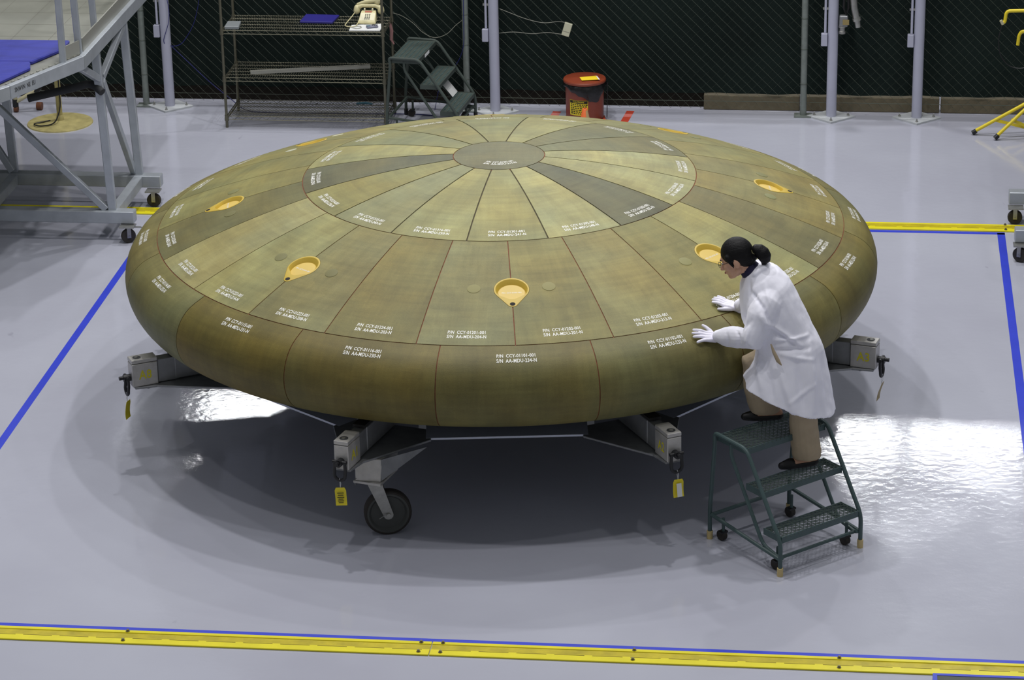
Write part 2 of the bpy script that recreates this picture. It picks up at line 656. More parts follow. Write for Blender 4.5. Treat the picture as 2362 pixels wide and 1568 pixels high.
# ------------------------------------------------------------------ chain-link fence
fence = thing('chain_link_fence', B(0, FV, 0), BAY_ROT, 'long grey chain-link fence in front of dark green privacy screen', 'fence')
def chain_link():
    p, h0, h1 = 0.0455, 0.045, 2.35
    nz = int((h1 - h0) / p)
    n_w = int(12.6 / p)
    V, F = [], []
    r = 0.0019
    for i in range(n_w):
        u0 = -6.3 + i * p
        for j in range(nz + 1):
            odd = (i + j) % 2
            u = u0 + (p if odd else 0.0)
            dy = 0.0025 if j % 2 else -0.0025
            for a, b in ((1, 0), (-0.5, 0.87), (-0.5, -0.87)):
                V.append((u + r * a * 0.75, dy + r * b, h0 + j * p + 0.4 * r * a))
        base = i * (nz + 1) * 3
        for j in range(nz):
            a = base + j * 3
            for k in range(3):
                F.append((a + k, a + (k + 1) % 3, a + 3 + (k + 1) % 3, a + 3 + k))
    me = bpy.data.meshes.new('wire_mesh')
    me.from_pydata(V, [], F)
    me.update()
    o = link('wire_mesh', me, 'chain_wire', fence, 0)
    o['kind'] = 'stuff'
chain_link()
for u in (-4.1, -1.13, 1.895, 4.9):
    m = MB()
    m.cyl(B(u, FV - 0.045, 0.0), B(u, FV - 0.045, 2.45), 0.029, 18)
    post = m.build('fence_post', 'galvanised', fence)
    m = MB()
    m.box(B(u, FV - 0.05, 0.006), (0.16, 0.12, 0.012), BAY_ROT)
    m.build('post_foot', 'galvanised', post, smooth=0)
    for z in (0.30, 0.62, 0.90):
        m = MB()
        m.tube([B(u + 0.0315 * math.cos(a), FV - 0.045 + 0.0315 * math.sin(a), z) for a in np.linspace(0, 2 * PI, 16, endpoint=False)], 0.0018, 4, closed=True)
        m.build('tie_wire', 'chain_wire', post)
m = MB()
m.cyl(B(-6.3, FV - 0.01, 0.115), B(6.3, FV - 0.01, 0.115), 0.0024, 5)
m.build('tension_wire', 'chain_wire', fence)
m = MB()
m.cyl(B(-6.3, FV - 0.02, 2.36), B(6.3, FV - 0.02, 2.36), 0.02, 10)
m.build('top_rail', 'galvanised', fence)

# ------------------------------------------------------------------ painted steel columns with conduit
def column(u, label, marks=False):
    v = 6.615
    c = thing('steel_column', B(u, v, 0), BAY_ROT, label, 'column', 'painted columns along the fence')
    m = MB()
    m.cyl(B(u, v, 0.01), B(u, v, 3.2), 0.046, 24)
    m.build('shaft', 'column_paint', c)
    m = MB()
    q = 0.215
    k = 0.012
    poly = [(q - k, -k), (q, 0), (q - k, k), (k, q - k), (0, q), (-k, q - k), (-q + k, k), (-q, 0), (-q + k, -k), (-k, -q + k), (0, -q), (k, -q + k)]
    poly = [tuple(B(u + a, v + b * 0.92)[:2]) for a, b in poly]
    m.prism(poly, 0.0, 0.016)
    pl = m.build('base_plate', 'base_plate', c, smooth=0)
    for a, b in ((0.15, 0.01), (-0.15, 0.01), (0, -0.15), (0, 0.15)):
        m = MB()
        m.cyl(B(u + a, v + b, 0.014), B(u + a, v + b, 0.026), 0.013, 6)
        m.cyl(B(u + a, v + b, 0.026), B(u + a, v + b, 0.045), 0.006, 8)
        m.build('anchor_bolt', 'zinc', pl)
    m = MB()
    m.cyl(B(u - 0.068, v - 0.01, 0.78), B(u - 0.068, v - 0.01, 3.2), 0.011, 10)
    cd = m.build('conduit', 'column_paint', c)
    m = MB()
    m.box(B(u - 0.062, v - 0.01, 1.0), (0.06, 0.012, 0.02), BAY_ROT)
    m.build('conduit_clamp', 'zinc', cd, smooth=0)
    m = MB()
    m.box(B(u - 0.075, v - 0.015, 0.72), (0.055, 0.045, 0.115), BAY_ROT)
    m.build('outlet_box', 'column_paint', c, smooth=0, bevel=0.004)
    if marks:
        m = MB()
        m.tube([B(u + 0.018, v - 0.045, 0.505), B(u + 0.006, v - 0.0465, 0.508), B(u - 0.003, v - 0.0472, 0.48), B(u - 0.012, v - 0.0465, 0.43)], 0.0016, 4)
        m.build('pen_mark', 'cable_black', c)
column(-3.872, 'pale painted column nearest the aluminium platform, diamond base plate')
column(-0.871, 'pale painted column beside the dark step ladder and galvanised post')
column(2.144, 'pale painted column with grey hose couplings hanging at its right side')
column(2.898, 'pale painted column nearest the yellow tripod stand')

# ------------------------------------------------------------------ floor markings
def strip(name, material, u0, v0, u1, v1, w, label, cat, h=0.0008, group=None):
    m = MB()
    m.bar(B(u0, v0, h / 2), B(u1, v1, h / 2), w, h)
    return tag(m.build(name, material, None, smooth=0), label, cat, group)
strip('floor_tape', 'tape_blue', -3.262, -3.6, -3.262, 3.6, 0.056, 'blue floor tape line running back at the left of the bay', 'floor tape', group='blue bay outline')
strip('floor_tape', 'tape_blue', 3.516, -3.6, 3.516, 3.6, 0.060, 'blue floor tape line running back at the right of the bay', 'floor tape', group='blue bay outline')
strip('floor_tape', 'tape_blue', -6.5, -3.596, 6.5, -3.596, 0.046, 'blue floor tape line along the front yellow rail', 'floor tape', group='blue bay outline')
strip('floor_tape', 'tape_blue', -3.262, 3.592, 3.546, 3.592, 0.052, 'blue floor tape line along the back yellow rail', 'floor tape', group='blue bay outline')
strip('red_tape_strip', 'tape_red', -0.345, 6.33, -0.315, 6.66, 0.075, 'red tape strip on the floor left of the red bin', 'floor tape', group='red tape by the bin')
strip('red_tape_strip', 'tape_red', 0.305, 6.28, 0.345, 6.71, 0.07, 'red tape strip on the floor right of the red bin', 'floor tape', group='red tape by the bin')

def rail(u0, u1, vf, sgn, label):
    """yellow two-step channel: low near flange, raised rear flange with overhanging lip"""
    r = thing('yellow_floor_rail', B((u0 + u1) / 2, vf, 0), BAY_ROT, label, 'floor rail', 'yellow bay rails')
    def bx(mb, ua, ub, va, vb, za, zb):
        mb.box(B((ua + ub) / 2, (va + vb) / 2, (za + zb) / 2), (abs(ub - ua), abs(vb - va), zb - za), BAY_ROT)
    m = MB()
    bx(m, u0, u1, vf - 0.165, vf - 0.100, 0.0, 0.010)
    m.build('near_flange', 'rail_yellow', r, smooth=0, bevel=0.002)
    m = MB()
    bx(m, u0, u1, vf - 0.102, vf - 0.030, 0.0, 0.004)
    m.build('trough', 'rail_trough', r, smooth=0)
    m = MB()
    bx(m, u0, u1, vf - 0.034, vf - 0.004, 0.0, 0.009)
    m.build('far_flange', 'rail_yellow', r, smooth=0, bevel=0.002)
    u = u0 + 0.06
    while u < u1 - 0.1:
        e = min(u + 0.17, u1 - 0.03)
        m = MB()
        bx(m, u, e, vf - 0.110, vf - 0.1055, 0.009, 0.0106)  # thin dark strip laid on the flange to stand for a slot
        m.build('slot', 'slot_dark', r, smooth=0)
        u = e + 0.045
    ends = [u0 + 0.06, u1 - 0.06]
    k = u0 + 1.15
    while k < u1 - 0.7:
        ends.append(k)
        k += 1.15
    for ub in ends:
        for vb, zb in ((vf - 0.135, 0.010), (vf - 0.02, 0.009)):
            m = MB()
            p = B(ub, vb, zb)
            m.cyl(p, p + Vector((0, 0, 0.004)), 0.012, 12)
            m.cyl(p + Vector((0, 0, 0.004)), p + Vector((0, 0, 0.013)), 0.008, 6)
            m.build('bolt', 'bolt_grey', r)
rail(-5.2, 0.020, -3.618, 1, 'yellow floor rail in the foreground, left length with bolted flanges')
rail(0.025, 5.2, -3.618, 1, 'yellow floor rail in the foreground, right length reaching the grey mat')
rail(-6.0, 0.10, 3.79, 1, 'yellow floor rail behind the shield running under the left platform')
rail(0.105, 6.0, 3.79, 1, 'yellow floor rail behind the shield at the right')

m = MB()
fm = thing('floor_mat', B(3.35, -4.2, 0), BAY_ROT, 'dark grey floor mat with blue taped border at the front right corner', 'mat')
m.box(B(3.42, -4.135, 0.022), (1.16, 0.60, 0.028), BAY_ROT)
m.build('mat_body', 'mat_grey', fm, smooth=0)
for a in ((3.42, -3.840, 1.16, 0.024), (3.42, -4.455, 1.16, 0.024)):
    m = MB()
    m.box(B(a[0], a[1], 0.0225), (a[2], a[3], 0.032), BAY_ROT)
    m.build('tape_border', 'tape_blue', fm, smooth=0)
for u in (2.85, 3.99):
    m = MB()
    m.box(B(u, -4.135, 0.0225), (0.024, 0.60, 0.0322), BAY_ROT)
    m.build('tape_border', 'tape_blue', fm, smooth=0)

# ================================================================== HEAT SHIELD
ZA = 1.75                     # apex height
RS, TR, RMAX = 5.94315, 0.25206, 2.515
XC = RMAX - TR
ZT = -RS + math.sqrt((RS - TR) ** 2 - XC ** 2)
TH = math.atan2(XC, ZT + RS)
S_T = RS * TH
def prof(s):
    if s <= S_T:
        t = s / RS
        return RS * math.sin(t), RS * math.cos(t) - RS, math.sin(t), math.cos(t)
    ph = PI / 2 - TH - (s - S_T) / TR
    return XC + TR * math.cos(ph), ZT + TR * math.sin(ph), math.cos(ph), math.sin(ph)
def surf(s, a, off=0.0):
    r, z, nr, nz_ = prof(s)
    r += nr * off
    z += nz_ * off
    return Vector((r * math.cos(a), r * math.sin(a), ZA + z))
def s_of_r(r):
    return RS * math.asin(r / RS)
S0, S1, S2 = s_of_r(0.3042), s_of_r(1.3099), s_of_r(2.2883)
S_END = S_T + TR * (PI / 2 - TH + 1.40)
A0 = math.radians(-88.0)

shield = thing('heat_shield', (0, 0, ZA - 1.0), 0, 'huge olive-brown domed heat shield covered in stencilled ablator tiles', 'heat shield')

# filler strips lying low in the joints between the tiles
m = MB()
def ring_strip(s_c, w=0.016, n=144):
    vs, fs = [], []
    for k in range(n):
        a = 2 * PI * k / n
        vs += [surf(s_c - w / 2, a, -0.004), surf(s_c + w / 2, a, -0.004)]
    for k in range(n):
        k2 = (k + 1) % n
        fs.append((2 * k, 2 * k + 1, 2 * k2 + 1, 2 * k2))
    m.add(vs, fs)
def radial_strip(a, s0, s1, n=16, w=0.016):
    vs, fs = [], []
    for i in range(n + 1):
        s = s0 + (s1 - s0) * i / n
        da = w / 2 / max(prof(s)[0], 0.1)
        vs += [surf(s, a - da, -0.004), surf(s, a + da, -0.004)]
    for i in range(n):
        fs.append((2 * i, 2 * i + 1, 2 * i + 3, 2 * i + 2))
    m.add(vs, fs)
for sr in (S0, S1, S2):
    ring_strip(sr)
for k in range(16):
    radial_strip(A0 + math.radians(22.5 * k - 11.25), S2, S_END)
for k in range(24):
    if k % 3 == 0:
        radial_strip(A0 + math.radians(15 * k), S1, s_of_r(1.70), 8)
        radial_strip(A0 + math.radians(15 * k), s_of_r(1.965), S2, 8)
    else:
        radial_strip(A0 + math.radians(15 * k), S1, S2)
m.build('seam_filler', 'seam_filler', shield, smooth=60)
m = MB()
for k in range(16):
    radial_strip(A0 + math.radians(22.5 * k - 11.25), S0 + 0.004, S1 - 0.004)
m.build('seam_filler', 'seam_dark', shield, smooth=60)['label'] = 'dark joints between the inner wedge tiles'
m = MB()
ss = list(np.linspace(0.02, S_T, 26)) + list(np.linspace(S_T, S_END - 0.004, 20))[1:]
pr = []
for s in ss:
    r, z, nr, nz_ = prof(s)
    pr.append((r - nr * 0.045, ZA + z - nz_ * 0.045))
m.lathe(pr, n=96)
m.build('carrier_shell', 'carrier', shield, smooth=60)
m = MB()
r, z, nr, nz_ = prof(S_END)
m.lathe([(r - 0.002, ZA + z + 0.006), (r - 0.05, ZA + z + 0.004), (2.05, ZA + z + 0.05), (1.2, ZA + z + 0.16), (0.01, ZA + z + 0.22)], n=96)
m.build('carrier_underside', 'carrier', shield, smooth=60)

GAP = 0.0032
DEPTH = 0.030
def uv_from(me, par):
    uv = me.uv_layers.new(name='metres')
    for lp in me.loops:
        uv.data[lp.index].uv = par[lp.vertex_index]
def tile(name, s0, s1, a0, a1, color, ns, na, cutters=(), gap=GAP):
    """curved solid tile with its own edges; a0..a1 in radians"""
    vs, fs, par = [], [], []
    ga = lambda s: gap / max(prof(s)[0], 0.2)
    S = [s0 + GAP + (s1 - s0 - 2 * GAP) * i / ns for i in range(ns + 1)]
    am = (a0 + a1) / 2
    W_ = na + 1
    for off in (0.0, -DEPTH):
        for i, s in enumerate(S):
            for j in range(na + 1):
                a = a0 + ga(s) + (a1 - a0 - 2 * ga(s)) * j / na
                vs.append(surf(s, a, off))
                par.append(((a - am) * prof(s)[0], s))
    T = (ns + 1) * W_
    for i in range(ns):
        for j in range(na):
            q = i * W_ + j
            fs.append((q, q + W_, q + W_ + 1, q + 1))
            fs.append((T + q, T + q + 1, T + q + W_ + 1, T + q + W_))
    loop = [j for j in range(na)] + [i * W_ + na for i in range(ns)] + [ns * W_ + j for j in range(na, 0, -1)] + [i * W_ for i in range(ns, 0, -1)]
    for k in range(len(loop)):
        p, q = loop[k], loop[(k + 1) % len(loop)]
        fs.append((p, q, T + q, T + p))
    m = MB()
    m.add(vs, fs)
    inv = ROOT[shield.name]
    me = m.mesh(name, inv)
    uv_from(me, par)
    bm = bmesh.new()
    bm.from_mesh(me)
    bmesh.ops.recalc_face_normals(bm, faces=bm.faces[:])
    bm.to_mesh(me)
    bm.free()
    if cutters:
        t = bpy.data.objects.new('tmp', me)
        COL.objects.link(t)
        for c in cutters:
            md = t.modifiers.new('b', 'BOOLEAN')
            md.operation = 'DIFFERENCE'
            md.solver = 'EXACT'
            md.object = c
        dg = bpy.context.evaluated_depsgraph_get()
        dg.update()
        new = bpy.data.meshes.new_from_object(t.evaluated_get(dg))
        bpy.data.objects.remove(t, do_unlink=True)
        bpy.data.meshes.remove(me)
        me = new
        me.name = name
    o = link(name, me, 'tile', shield, 40)
    o.color = color
    return o

def teardrop(grow=0.0):
    R1, R2, yt = 0.108 + grow, 0.030 + grow, 0.140
    be = math.acos((R1 - R2) / yt)
    out = []
    for i in range(41):
        t = PI / 2 + be + (2 * PI - 2 * be) * i / 40
        out.append((R1 * math.cos(t), R1 * math.sin(t)))
    for i in range(9):
        t = PI / 2 - be + (2 * be) * i / 8
        out.append((R2 * math.cos(t), yt + R2 * math.sin(t)))
    return out
SC = s_of_r(1.806)
def cutter(k):
    a_c = A0 + math.radians(45 * k)
    out = teardrop(0.0015)
    n_ = len(out)
    vs = [surf(SC + y, a_c + x / 1.806, -0.05) for x, y in out] + [surf(SC + y, a_c + x / 1.806, 0.03) for x, y in out]
    fs = [tuple(range(n_ - 1, -1, -1)), tuple(range(n_, 2 * n_))] + [(i, (i + 1) % n_, n_ + (i + 1) % n_, n_ + i) for i in range(n_)]
    m = MB()
    m.add(vs, fs)
    me = m.mesh('cutter', ROOT[shield.name])
    bm = bmesh.new()
    bm.from_mesh(me)
    bmesh.ops.recalc_face_normals(bm, faces=bm.faces[:])
    bm.to_mesh(me)
    bm.free()
    o = bpy.data.objects.new('cutter', me)
    COL.objects.link(o)
    return o

def stencil(parent, txt, s_c, a_c, w, h, material='stencil_white', off=0.0009, line=1.0):
    vs, fs = text_geo(txt, line)
    rc = prof(s_c)[0]
    m = MB()
    m.add([surf(s_c - y * h, a_c + x * w / rc, off) for x, y in vs], fs)
    return m.build('stencil_text', material, parent, smooth=0)

def tone(r, g, b):
    c = srgb(r, g, b)
    k = 0.84
    return (c[0] * k * 0.98, c[1] * k, c[2] * k * 0.93, 1)
LIGHT, LIGHT2, MID, MIDG, DARK, DARK2 = tone(166, 160, 110), tone(157, 151, 100), tone(142, 134, 82), tone(138, 136, 92), tone(104, 101, 72), tone(120, 116, 78)
INNER = [LIGHT2, LIGHT, DARK, LIGHT, LIGHT, DARK2, DARK2, LIGHT2, MIDG, MID, MIDG, LIGHT2, DARK, MID, tone(146, 141, 98), LIGHT2]
# centre nose tile
m = MB()
nn_ = 64
vs, fs = [surf(0.0001, 0, 0.0)], []
rings = [S0 * k / 5 for k in range(1, 5)] + [S0 - GAP]
for s in rings:
    for k in range(nn_):
        vs.append(surf(s, 2 * PI * k / nn_, 0))
for k in range(nn_):
    fs.append((0, 1 + k, 1 + (k + 1) % nn_))
for i in range(len(rings) - 1):
    for k in range(nn_):
        k2 = (k + 1) % nn_
        fs.append((1 + i * nn_ + k, 1 + (i + 1) * nn_ + k, 1 + (i + 1) * nn_ + k2, 1 + i * nn_ + k2))
b0 = len(vs)
for k in range(nn_):
    vs.append(surf(S0 - GAP, 2 * PI * k / nn_, -0.012))
l0 = 1 + (len(rings) - 1) * nn_
for k in range(nn_):
    k2 = (k + 1) % nn_
    fs.append((l0 + k, b0 + k, b0 + k2, l0 + k2))
m.add(vs, fs)
nose = m.build('nose_tile', 'tile', shield, smooth=40)
uv_from(nose.data, [(v.co.x, v.co.y) for v in nose.data.vertices])
nose.color = tone(116, 113, 82)
nose['label'] = 'round greenish tile at the crown of the dome'
stencil(nose, 'P/N CCY-01401-001\nS/N AA-MDU-219-N', s_of_r(0.185), A0, 0.205, 0.062)

for k in range(16):
    a0 = A0 + math.radians(22.5 * k - 11.25)
    o = tile('inner_tile', S0, S1, a0, a0 + math.radians(22.5), INNER[k], 14, 8, gap=0.0045)
    n1 = 1 + k
    stencil(o, 'P/N CCY-013%02d-001\nS/N AA-MDU-2%02d-N' % (n1, (21 + 7 * k) % 48 + 20), s_of_r(1.222), a0 + math.radians(11.25), 0.235, 0.066)
FLANK = {0: MID, 1: tone(150, 140, 88), 2: MID, 3: LIGHT2, 4: tone(124, 116, 76), 5: tone(144, 133, 82), 6: tone(142, 131, 80), 7: MID, 17: MID, 18: tone(118, 112, 72), 19: tone(158, 151, 106), 20: LIGHT2, 21: tone(138, 131, 86), 22: tone(134, 124, 72), 23: tone(140, 134, 88)}
SN = {0: 201, 1: 213, 2: 210, 23: 204, 22: 203, 21: 208, 20: 214, 19: 205}
CUT = [cutter(k) for k in range(8)]
for j in range(24):
    a0 = A0 + math.radians(15 * j)
    cs = ()
    if j % 3 == 0:
        cs = (CUT[j // 3],)
    elif j % 3 == 2:
        cs = (CUT[((j + 1) // 3) % 8],)
    o = tile('flank_tile', S1, S2, a0, a0 + math.radians(15), FLANK.get(j, MID), 14, 8, cs)
    stencil(o, 'P/N CCY-012%02d-001\nS/N AA-MDU-%03d-N' % ((j + 1) % 24 + 1, SN.get(j, 206 + (j * 5) % 24)), s_of_r(2.200), a0 + math.radians(7.5), 0.235, 0.066)
for c in CUT:
    me_ = c.data
    bpy.data.objects.remove(c, do_unlink=True)
    bpy.data.meshes.remove(me_)
SHO = {0: tone(122, 113, 66), 1: tone(126, 120, 76), 2: tone(124, 117, 72), 3: tone(124, 114, 66), 4: tone(126, 118, 72), 12: tone(126, 118, 74), 13: tone(126, 122, 80), 14: tone(118, 105, 52), 15: tone(120, 108, 58)}
SNS = {0: 234, 1: 235, 15: 230, 14: 231, 13: 232}
for k in range(16):
    a0 = A0 + math.radians(22.5 * k - 11.25)
    o = tile('shoulder_tile', S2, S_END, a0, a0 + math.radians(22.5), SHO.get(k, tone(124, 116, 70)), 18, 10)
    stencil(o, 'P/N CCY-011%02d-001\nS/N AA-MDU-%03d-N' % (k + 1, SNS.get(k, 236 + k)), s_of_r(2.302) + 0.092, a0 + math.radians(11.25), 0.238, 0.066)

# yellow teardrop covers with a shallow dished centre
def cover(k):
    a_c = A0 + math.radians(45 * k)
    sc = s_of_r(1.806)
    def P(x, y, off):                       # x tangential, y towards the rim
        return surf(sc + y, a_c + x / 1.806, off)
    out = teardrop()
    N = len(out)
    fy = 0.014
    vs, fs = [], []
    lay = []
    def ring(fn):
        lay.append(len(vs))
        for (x, y) in out:
            vs.append(fn(x, y))
    def inner(x, y, rad, cy, off):
        d = math.hypot(x, y - cy)
        return P(x / d * rad, cy + (y - cy) / d * rad, off)
    ring(lambda x, y: P(x, y, -0.028))
    ring(lambda x, y: P(x, y, 0.0012))
    ring(lambda x, y: P(x * 0.97, (y - 0.01) * 0.97 + 0.01, 0.0025))
    ring(lambda x, y: inner(x, y, 0.0985, 0.002, 0.0020))
    ring(lambda x, y: inner(x, y, 0.0965, 0.003, 0.0))
    ring(lambda x, y: inner(x, y, 0.0855, fy, -0.024))
    ring(lambda x, y: inner(x, y, 0.080, fy, -0.024))
    for q in range(len(lay) - 1):
        for i in range(N):
            i2 = (i + 1) % N
            fs.append((lay[q] + i, lay[q] + i2, lay[q + 1] + i2, lay[q + 1] + i))
    m = MB()
    m.add(vs, fs)
    c = m.build('teardrop_cover', 'cover_yellow', shield, smooth=30)
    c['label'] = 'yellow plastic teardrop cover'
    m = MB()
    vs = [P(0, fy, -0.0185)]
    rr = [0.03, 0.06, 0.080, 0.0815]
    hh = [-0.0185, -0.0185, -0.0195, -0.0245]
    for r_, h_ in zip(rr, hh):
        for i in range(40):
            t = 2 * PI * i / 40
            vs.append(P(r_ * math.cos(t), fy + r_ * math.sin(t), h_))
    fs = [(0, 1 + i, 1 + (i + 1) % 40) for i in range(40)]
    for q in range(3):
        for i in range(40):
            i2 = (i + 1) % 40
            fs.append((1 + q * 40 + i, 1 + q * 40 + i2, 41 + q * 40 + i2, 41 + q * 40 + i))
    m.add(vs, fs)
    m.build('cover_disc', 'cover_floor', c, smooth=30)
    m = MB()
    vs = [P(0, 0.147, 0.0033)] + [P(0.0155 * math.cos(2 * PI * i / 20), 0.147 + 0.0155 * math.sin(2 * PI * i / 20), 0.0033) for i in range(20)]
    m.add(vs, [(0, 1 + i, 1 + (i + 1) % 20) for i in range(20)])
    m.build('pull_hole', 'black_hole', c, smooth=0)
    v2, f2 = text_geo('P/N CCY-01501-001')
    m = MB()
    m.add([P(x * 0.118, fy - y * 0.013, -0.0178) for x, y in v2], f2)
    m.build('stencil_text', 'stencil_white', c, smooth=0)
    return c
for k in range(8):
    cover(k)
# filled round plugs either side of each cover
PLUG = {(0, -1): tone(156, 150, 98), (0, 1): tone(146, 140, 92), (1, -1): tone(156, 150, 98), (7, -1): tone(134, 130, 88), (7, 1): tone(128, 123, 80), (5, -1): tone(225, 222, 200), (5, 1): tone(215, 212, 186), (6, 1): DARK2}
for k in range(8):
    for sd in (-1, 1):
        a = A0 + math.radians(45 * k + 7.3 * sd)
        sc = s_of_r(1.80)
        vs = [surf(sc, a, 0.0025)]
        fs = []
        for rr_, oo in ((0.037, 0.0025), (0.0415, 0.0018), (0.043, -0.004)):
            for i in range(24):
                t = 2 * PI * i / 24
                vs.append(surf(sc + rr_ * math.sin(t), a + rr_ * math.cos(t) / 1.8, oo))
        fs = [(0, 1 + i, 1 + (i + 1) % 24) for i in range(24)]
        for q in range(2):
            for i in range(24):
                i2 = (i + 1) % 24
                fs.append((1 + q * 24 + i, 1 + q * 24 + i2, 25 + q * 24 + i2, 25 + q * 24 + i))
        m = MB()
        m.add(vs, fs)
        o = m.build('round_plug', 'tile', shield, smooth=30)
        o.color = PLUG.get((k, sd), MIDG)

# ================================================================== TRANSPORT DOLLY UNDER THE SHIELD
dolly = thing('transport_dolly', (0, 0, 0), 0, 'aluminium eight-armed rolling dolly carrying the heat shield', 'dolly')
AD = math.radians(-89.5)
ZP = 0.565
def polar(r, a, z, t=0.0):
    return Vector((r * math.cos(a) - t * math.sin(a), r * math.sin(a) + t * math.cos(a), z))
def rot_a(a):
    return Matrix.Rotation(a, 3, 'Z')
arm_names = {-2: 'A8', -1: 'A1', 0: 'A2', 1: 'A3', 2: 'A4', 3: 'A5', 4: 'A6', 5: 'A7'}
for k in range(8):
    kk = k - 2
    a = AD + math.radians(22.5 + 45 * kk)
    m = MB()
    m.box(polar(1.55, a, 0.655), (1.55, 0.085, 0.155), rot_a(a))
    arm = m.build('arm', 'dull_steel', dolly, smooth=0, bevel=0.004)
    m = MB()
    m.box(polar(1.60, a, 0.7425), (1.50, 0.080, 0.019), rot_a(a))
    m.build('rubber_pad', 'black_pad', arm, smooth=0)
    m = MB()
    m.box(polar(2.37, a, 0.650), (0.14, 0.074, 0.158), rot_a(a))
    m.build('inner_block', 'dull_steel', arm, smooth=0, bevel=0.003)
    m = MB()
    m.box(polar(2.528, a, 0.644), (0.172, 0.094, 0.156), rot_a(a))
    blk = m.build('end_block', 'aluminium', arm, smooth=0, bevel=0.004)
    m = MB()
    m.box(polar(2.528, a, 0.7385), (0.172, 0.094, 0.026), rot_a(a))
    m.build('block_cap', 'aluminium', arm, smooth=0, bevel=0.003)
    m = MB()
    p = polar(2.565, a, 0.7515)
    m.cyl(p, p + Vector((0, 0, 0.002)), 0.027, 20)
    m.build('socket_hole', 'dark_plate', arm)
    m = MB()
    p = polar(2.57, a, 0.7535)
    m.cyl(p, p + Vector((0, 0, 0.003)), 0.013, 12)
    m.build('socket_bolt', 'zinc', arm)
    # lettering on both flanks of the block
    er, et = Vector((math.cos(a), math.sin(a), 0)), Vector((-math.sin(a), math.cos(a), 0))
    ez = Vector((0, 0, 1))
    nm = arm_names[kk]
    for sd in (-1, 1):
        face = polar(2.528, a, 0.645, sd * 0.0475)
        text_on('stencil_text', nm, face, et.cross(ez) * -sd, ez, 0.085, 0.062, 'paint_yellow', arm, off=0.0006)
    # gusset plate under the arm, flaring to the chords of the ring
    m = MB()
    poly = [(2.60, -0.05), (2.60, 0.05), (2.46, 0.07), (2.02, 0.33), (1.88, 0.27), (1.88, -0.27), (2.02, -0.33), (2.46, -0.07)]
    m.prism([tuple(polar(r_, a, 0, t_)[:2]) for r_, t_ in poly], ZP - 0.014, ZP)
    m.build('gusset_plate', 'dull_steel', dolly, smooth=0, bevel=0.002)
    # chord beam between neighbouring arms
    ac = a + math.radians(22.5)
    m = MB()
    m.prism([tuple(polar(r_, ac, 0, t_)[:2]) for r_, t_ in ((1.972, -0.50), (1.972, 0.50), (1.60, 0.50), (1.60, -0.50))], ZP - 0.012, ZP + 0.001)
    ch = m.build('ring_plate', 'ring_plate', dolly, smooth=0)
    m = MB()
    m.box(polar(1.66, ac, ZP - 0.0625), (0.012, 1.1, 0.097), rot_a(ac))
    m.build('ring_web', 'dull_steel', ch, smooth=0)
    # bow shackle hung on the end of the block
    m = MB()
    pc = polar(2.632, a, 0.612)
    m.cyl(polar(2.605, a, 0.622), polar(2.662, a, 0.622), 0.023, 14)
    m.cyl(polar(2.655, a, 0.626), polar(2.690, a, 0.626), 0.013, 10)
    sh = m.build('shackle_bolt', 'black_steel', dolly)
    m = MB()
    lp = [polar(2.640, a, 0.625, -0.034), polar(2.640, a, 0.575, -0.036)] + \
         [polar(2.640 + 0.004, a, 0.545 - 0.036 * math.sin(t), -0.036 * math.cos(t)) for t in np.linspace(0, PI, 9)] + \
         [polar(2.640, a, 0.575, 0.036), polar(2.640, a, 0.625, 0.034)]
    m.tube(lp, 0.0105, 10)
    m.build('shackle_bow', 'black_steel', sh)
    m = MB()
    m.cyl(polar(2.640, a, 0.626, -0.045), polar(2.640, a, 0.626, 0.045), 0.012, 10)
    m.build('shackle_pin', 'black_steel', sh)
    p = polar(2.50, a, ZP - 0.014)
    m = MB()
    m.cyl(p, p - Vector((0, 0, 0.022)), 0.014, 10)
    m.build('foot_stud', 'black_steel', dolly)

# central hub
m = MB()
m.prism([tuple(polar(0.82, AD + math.radians(45 * i), 0)[:2]) for i in range(8)], ZP - 0.02, ZP + 0.16)
m.build('hub', 'dull_steel', dolly, smooth=0)

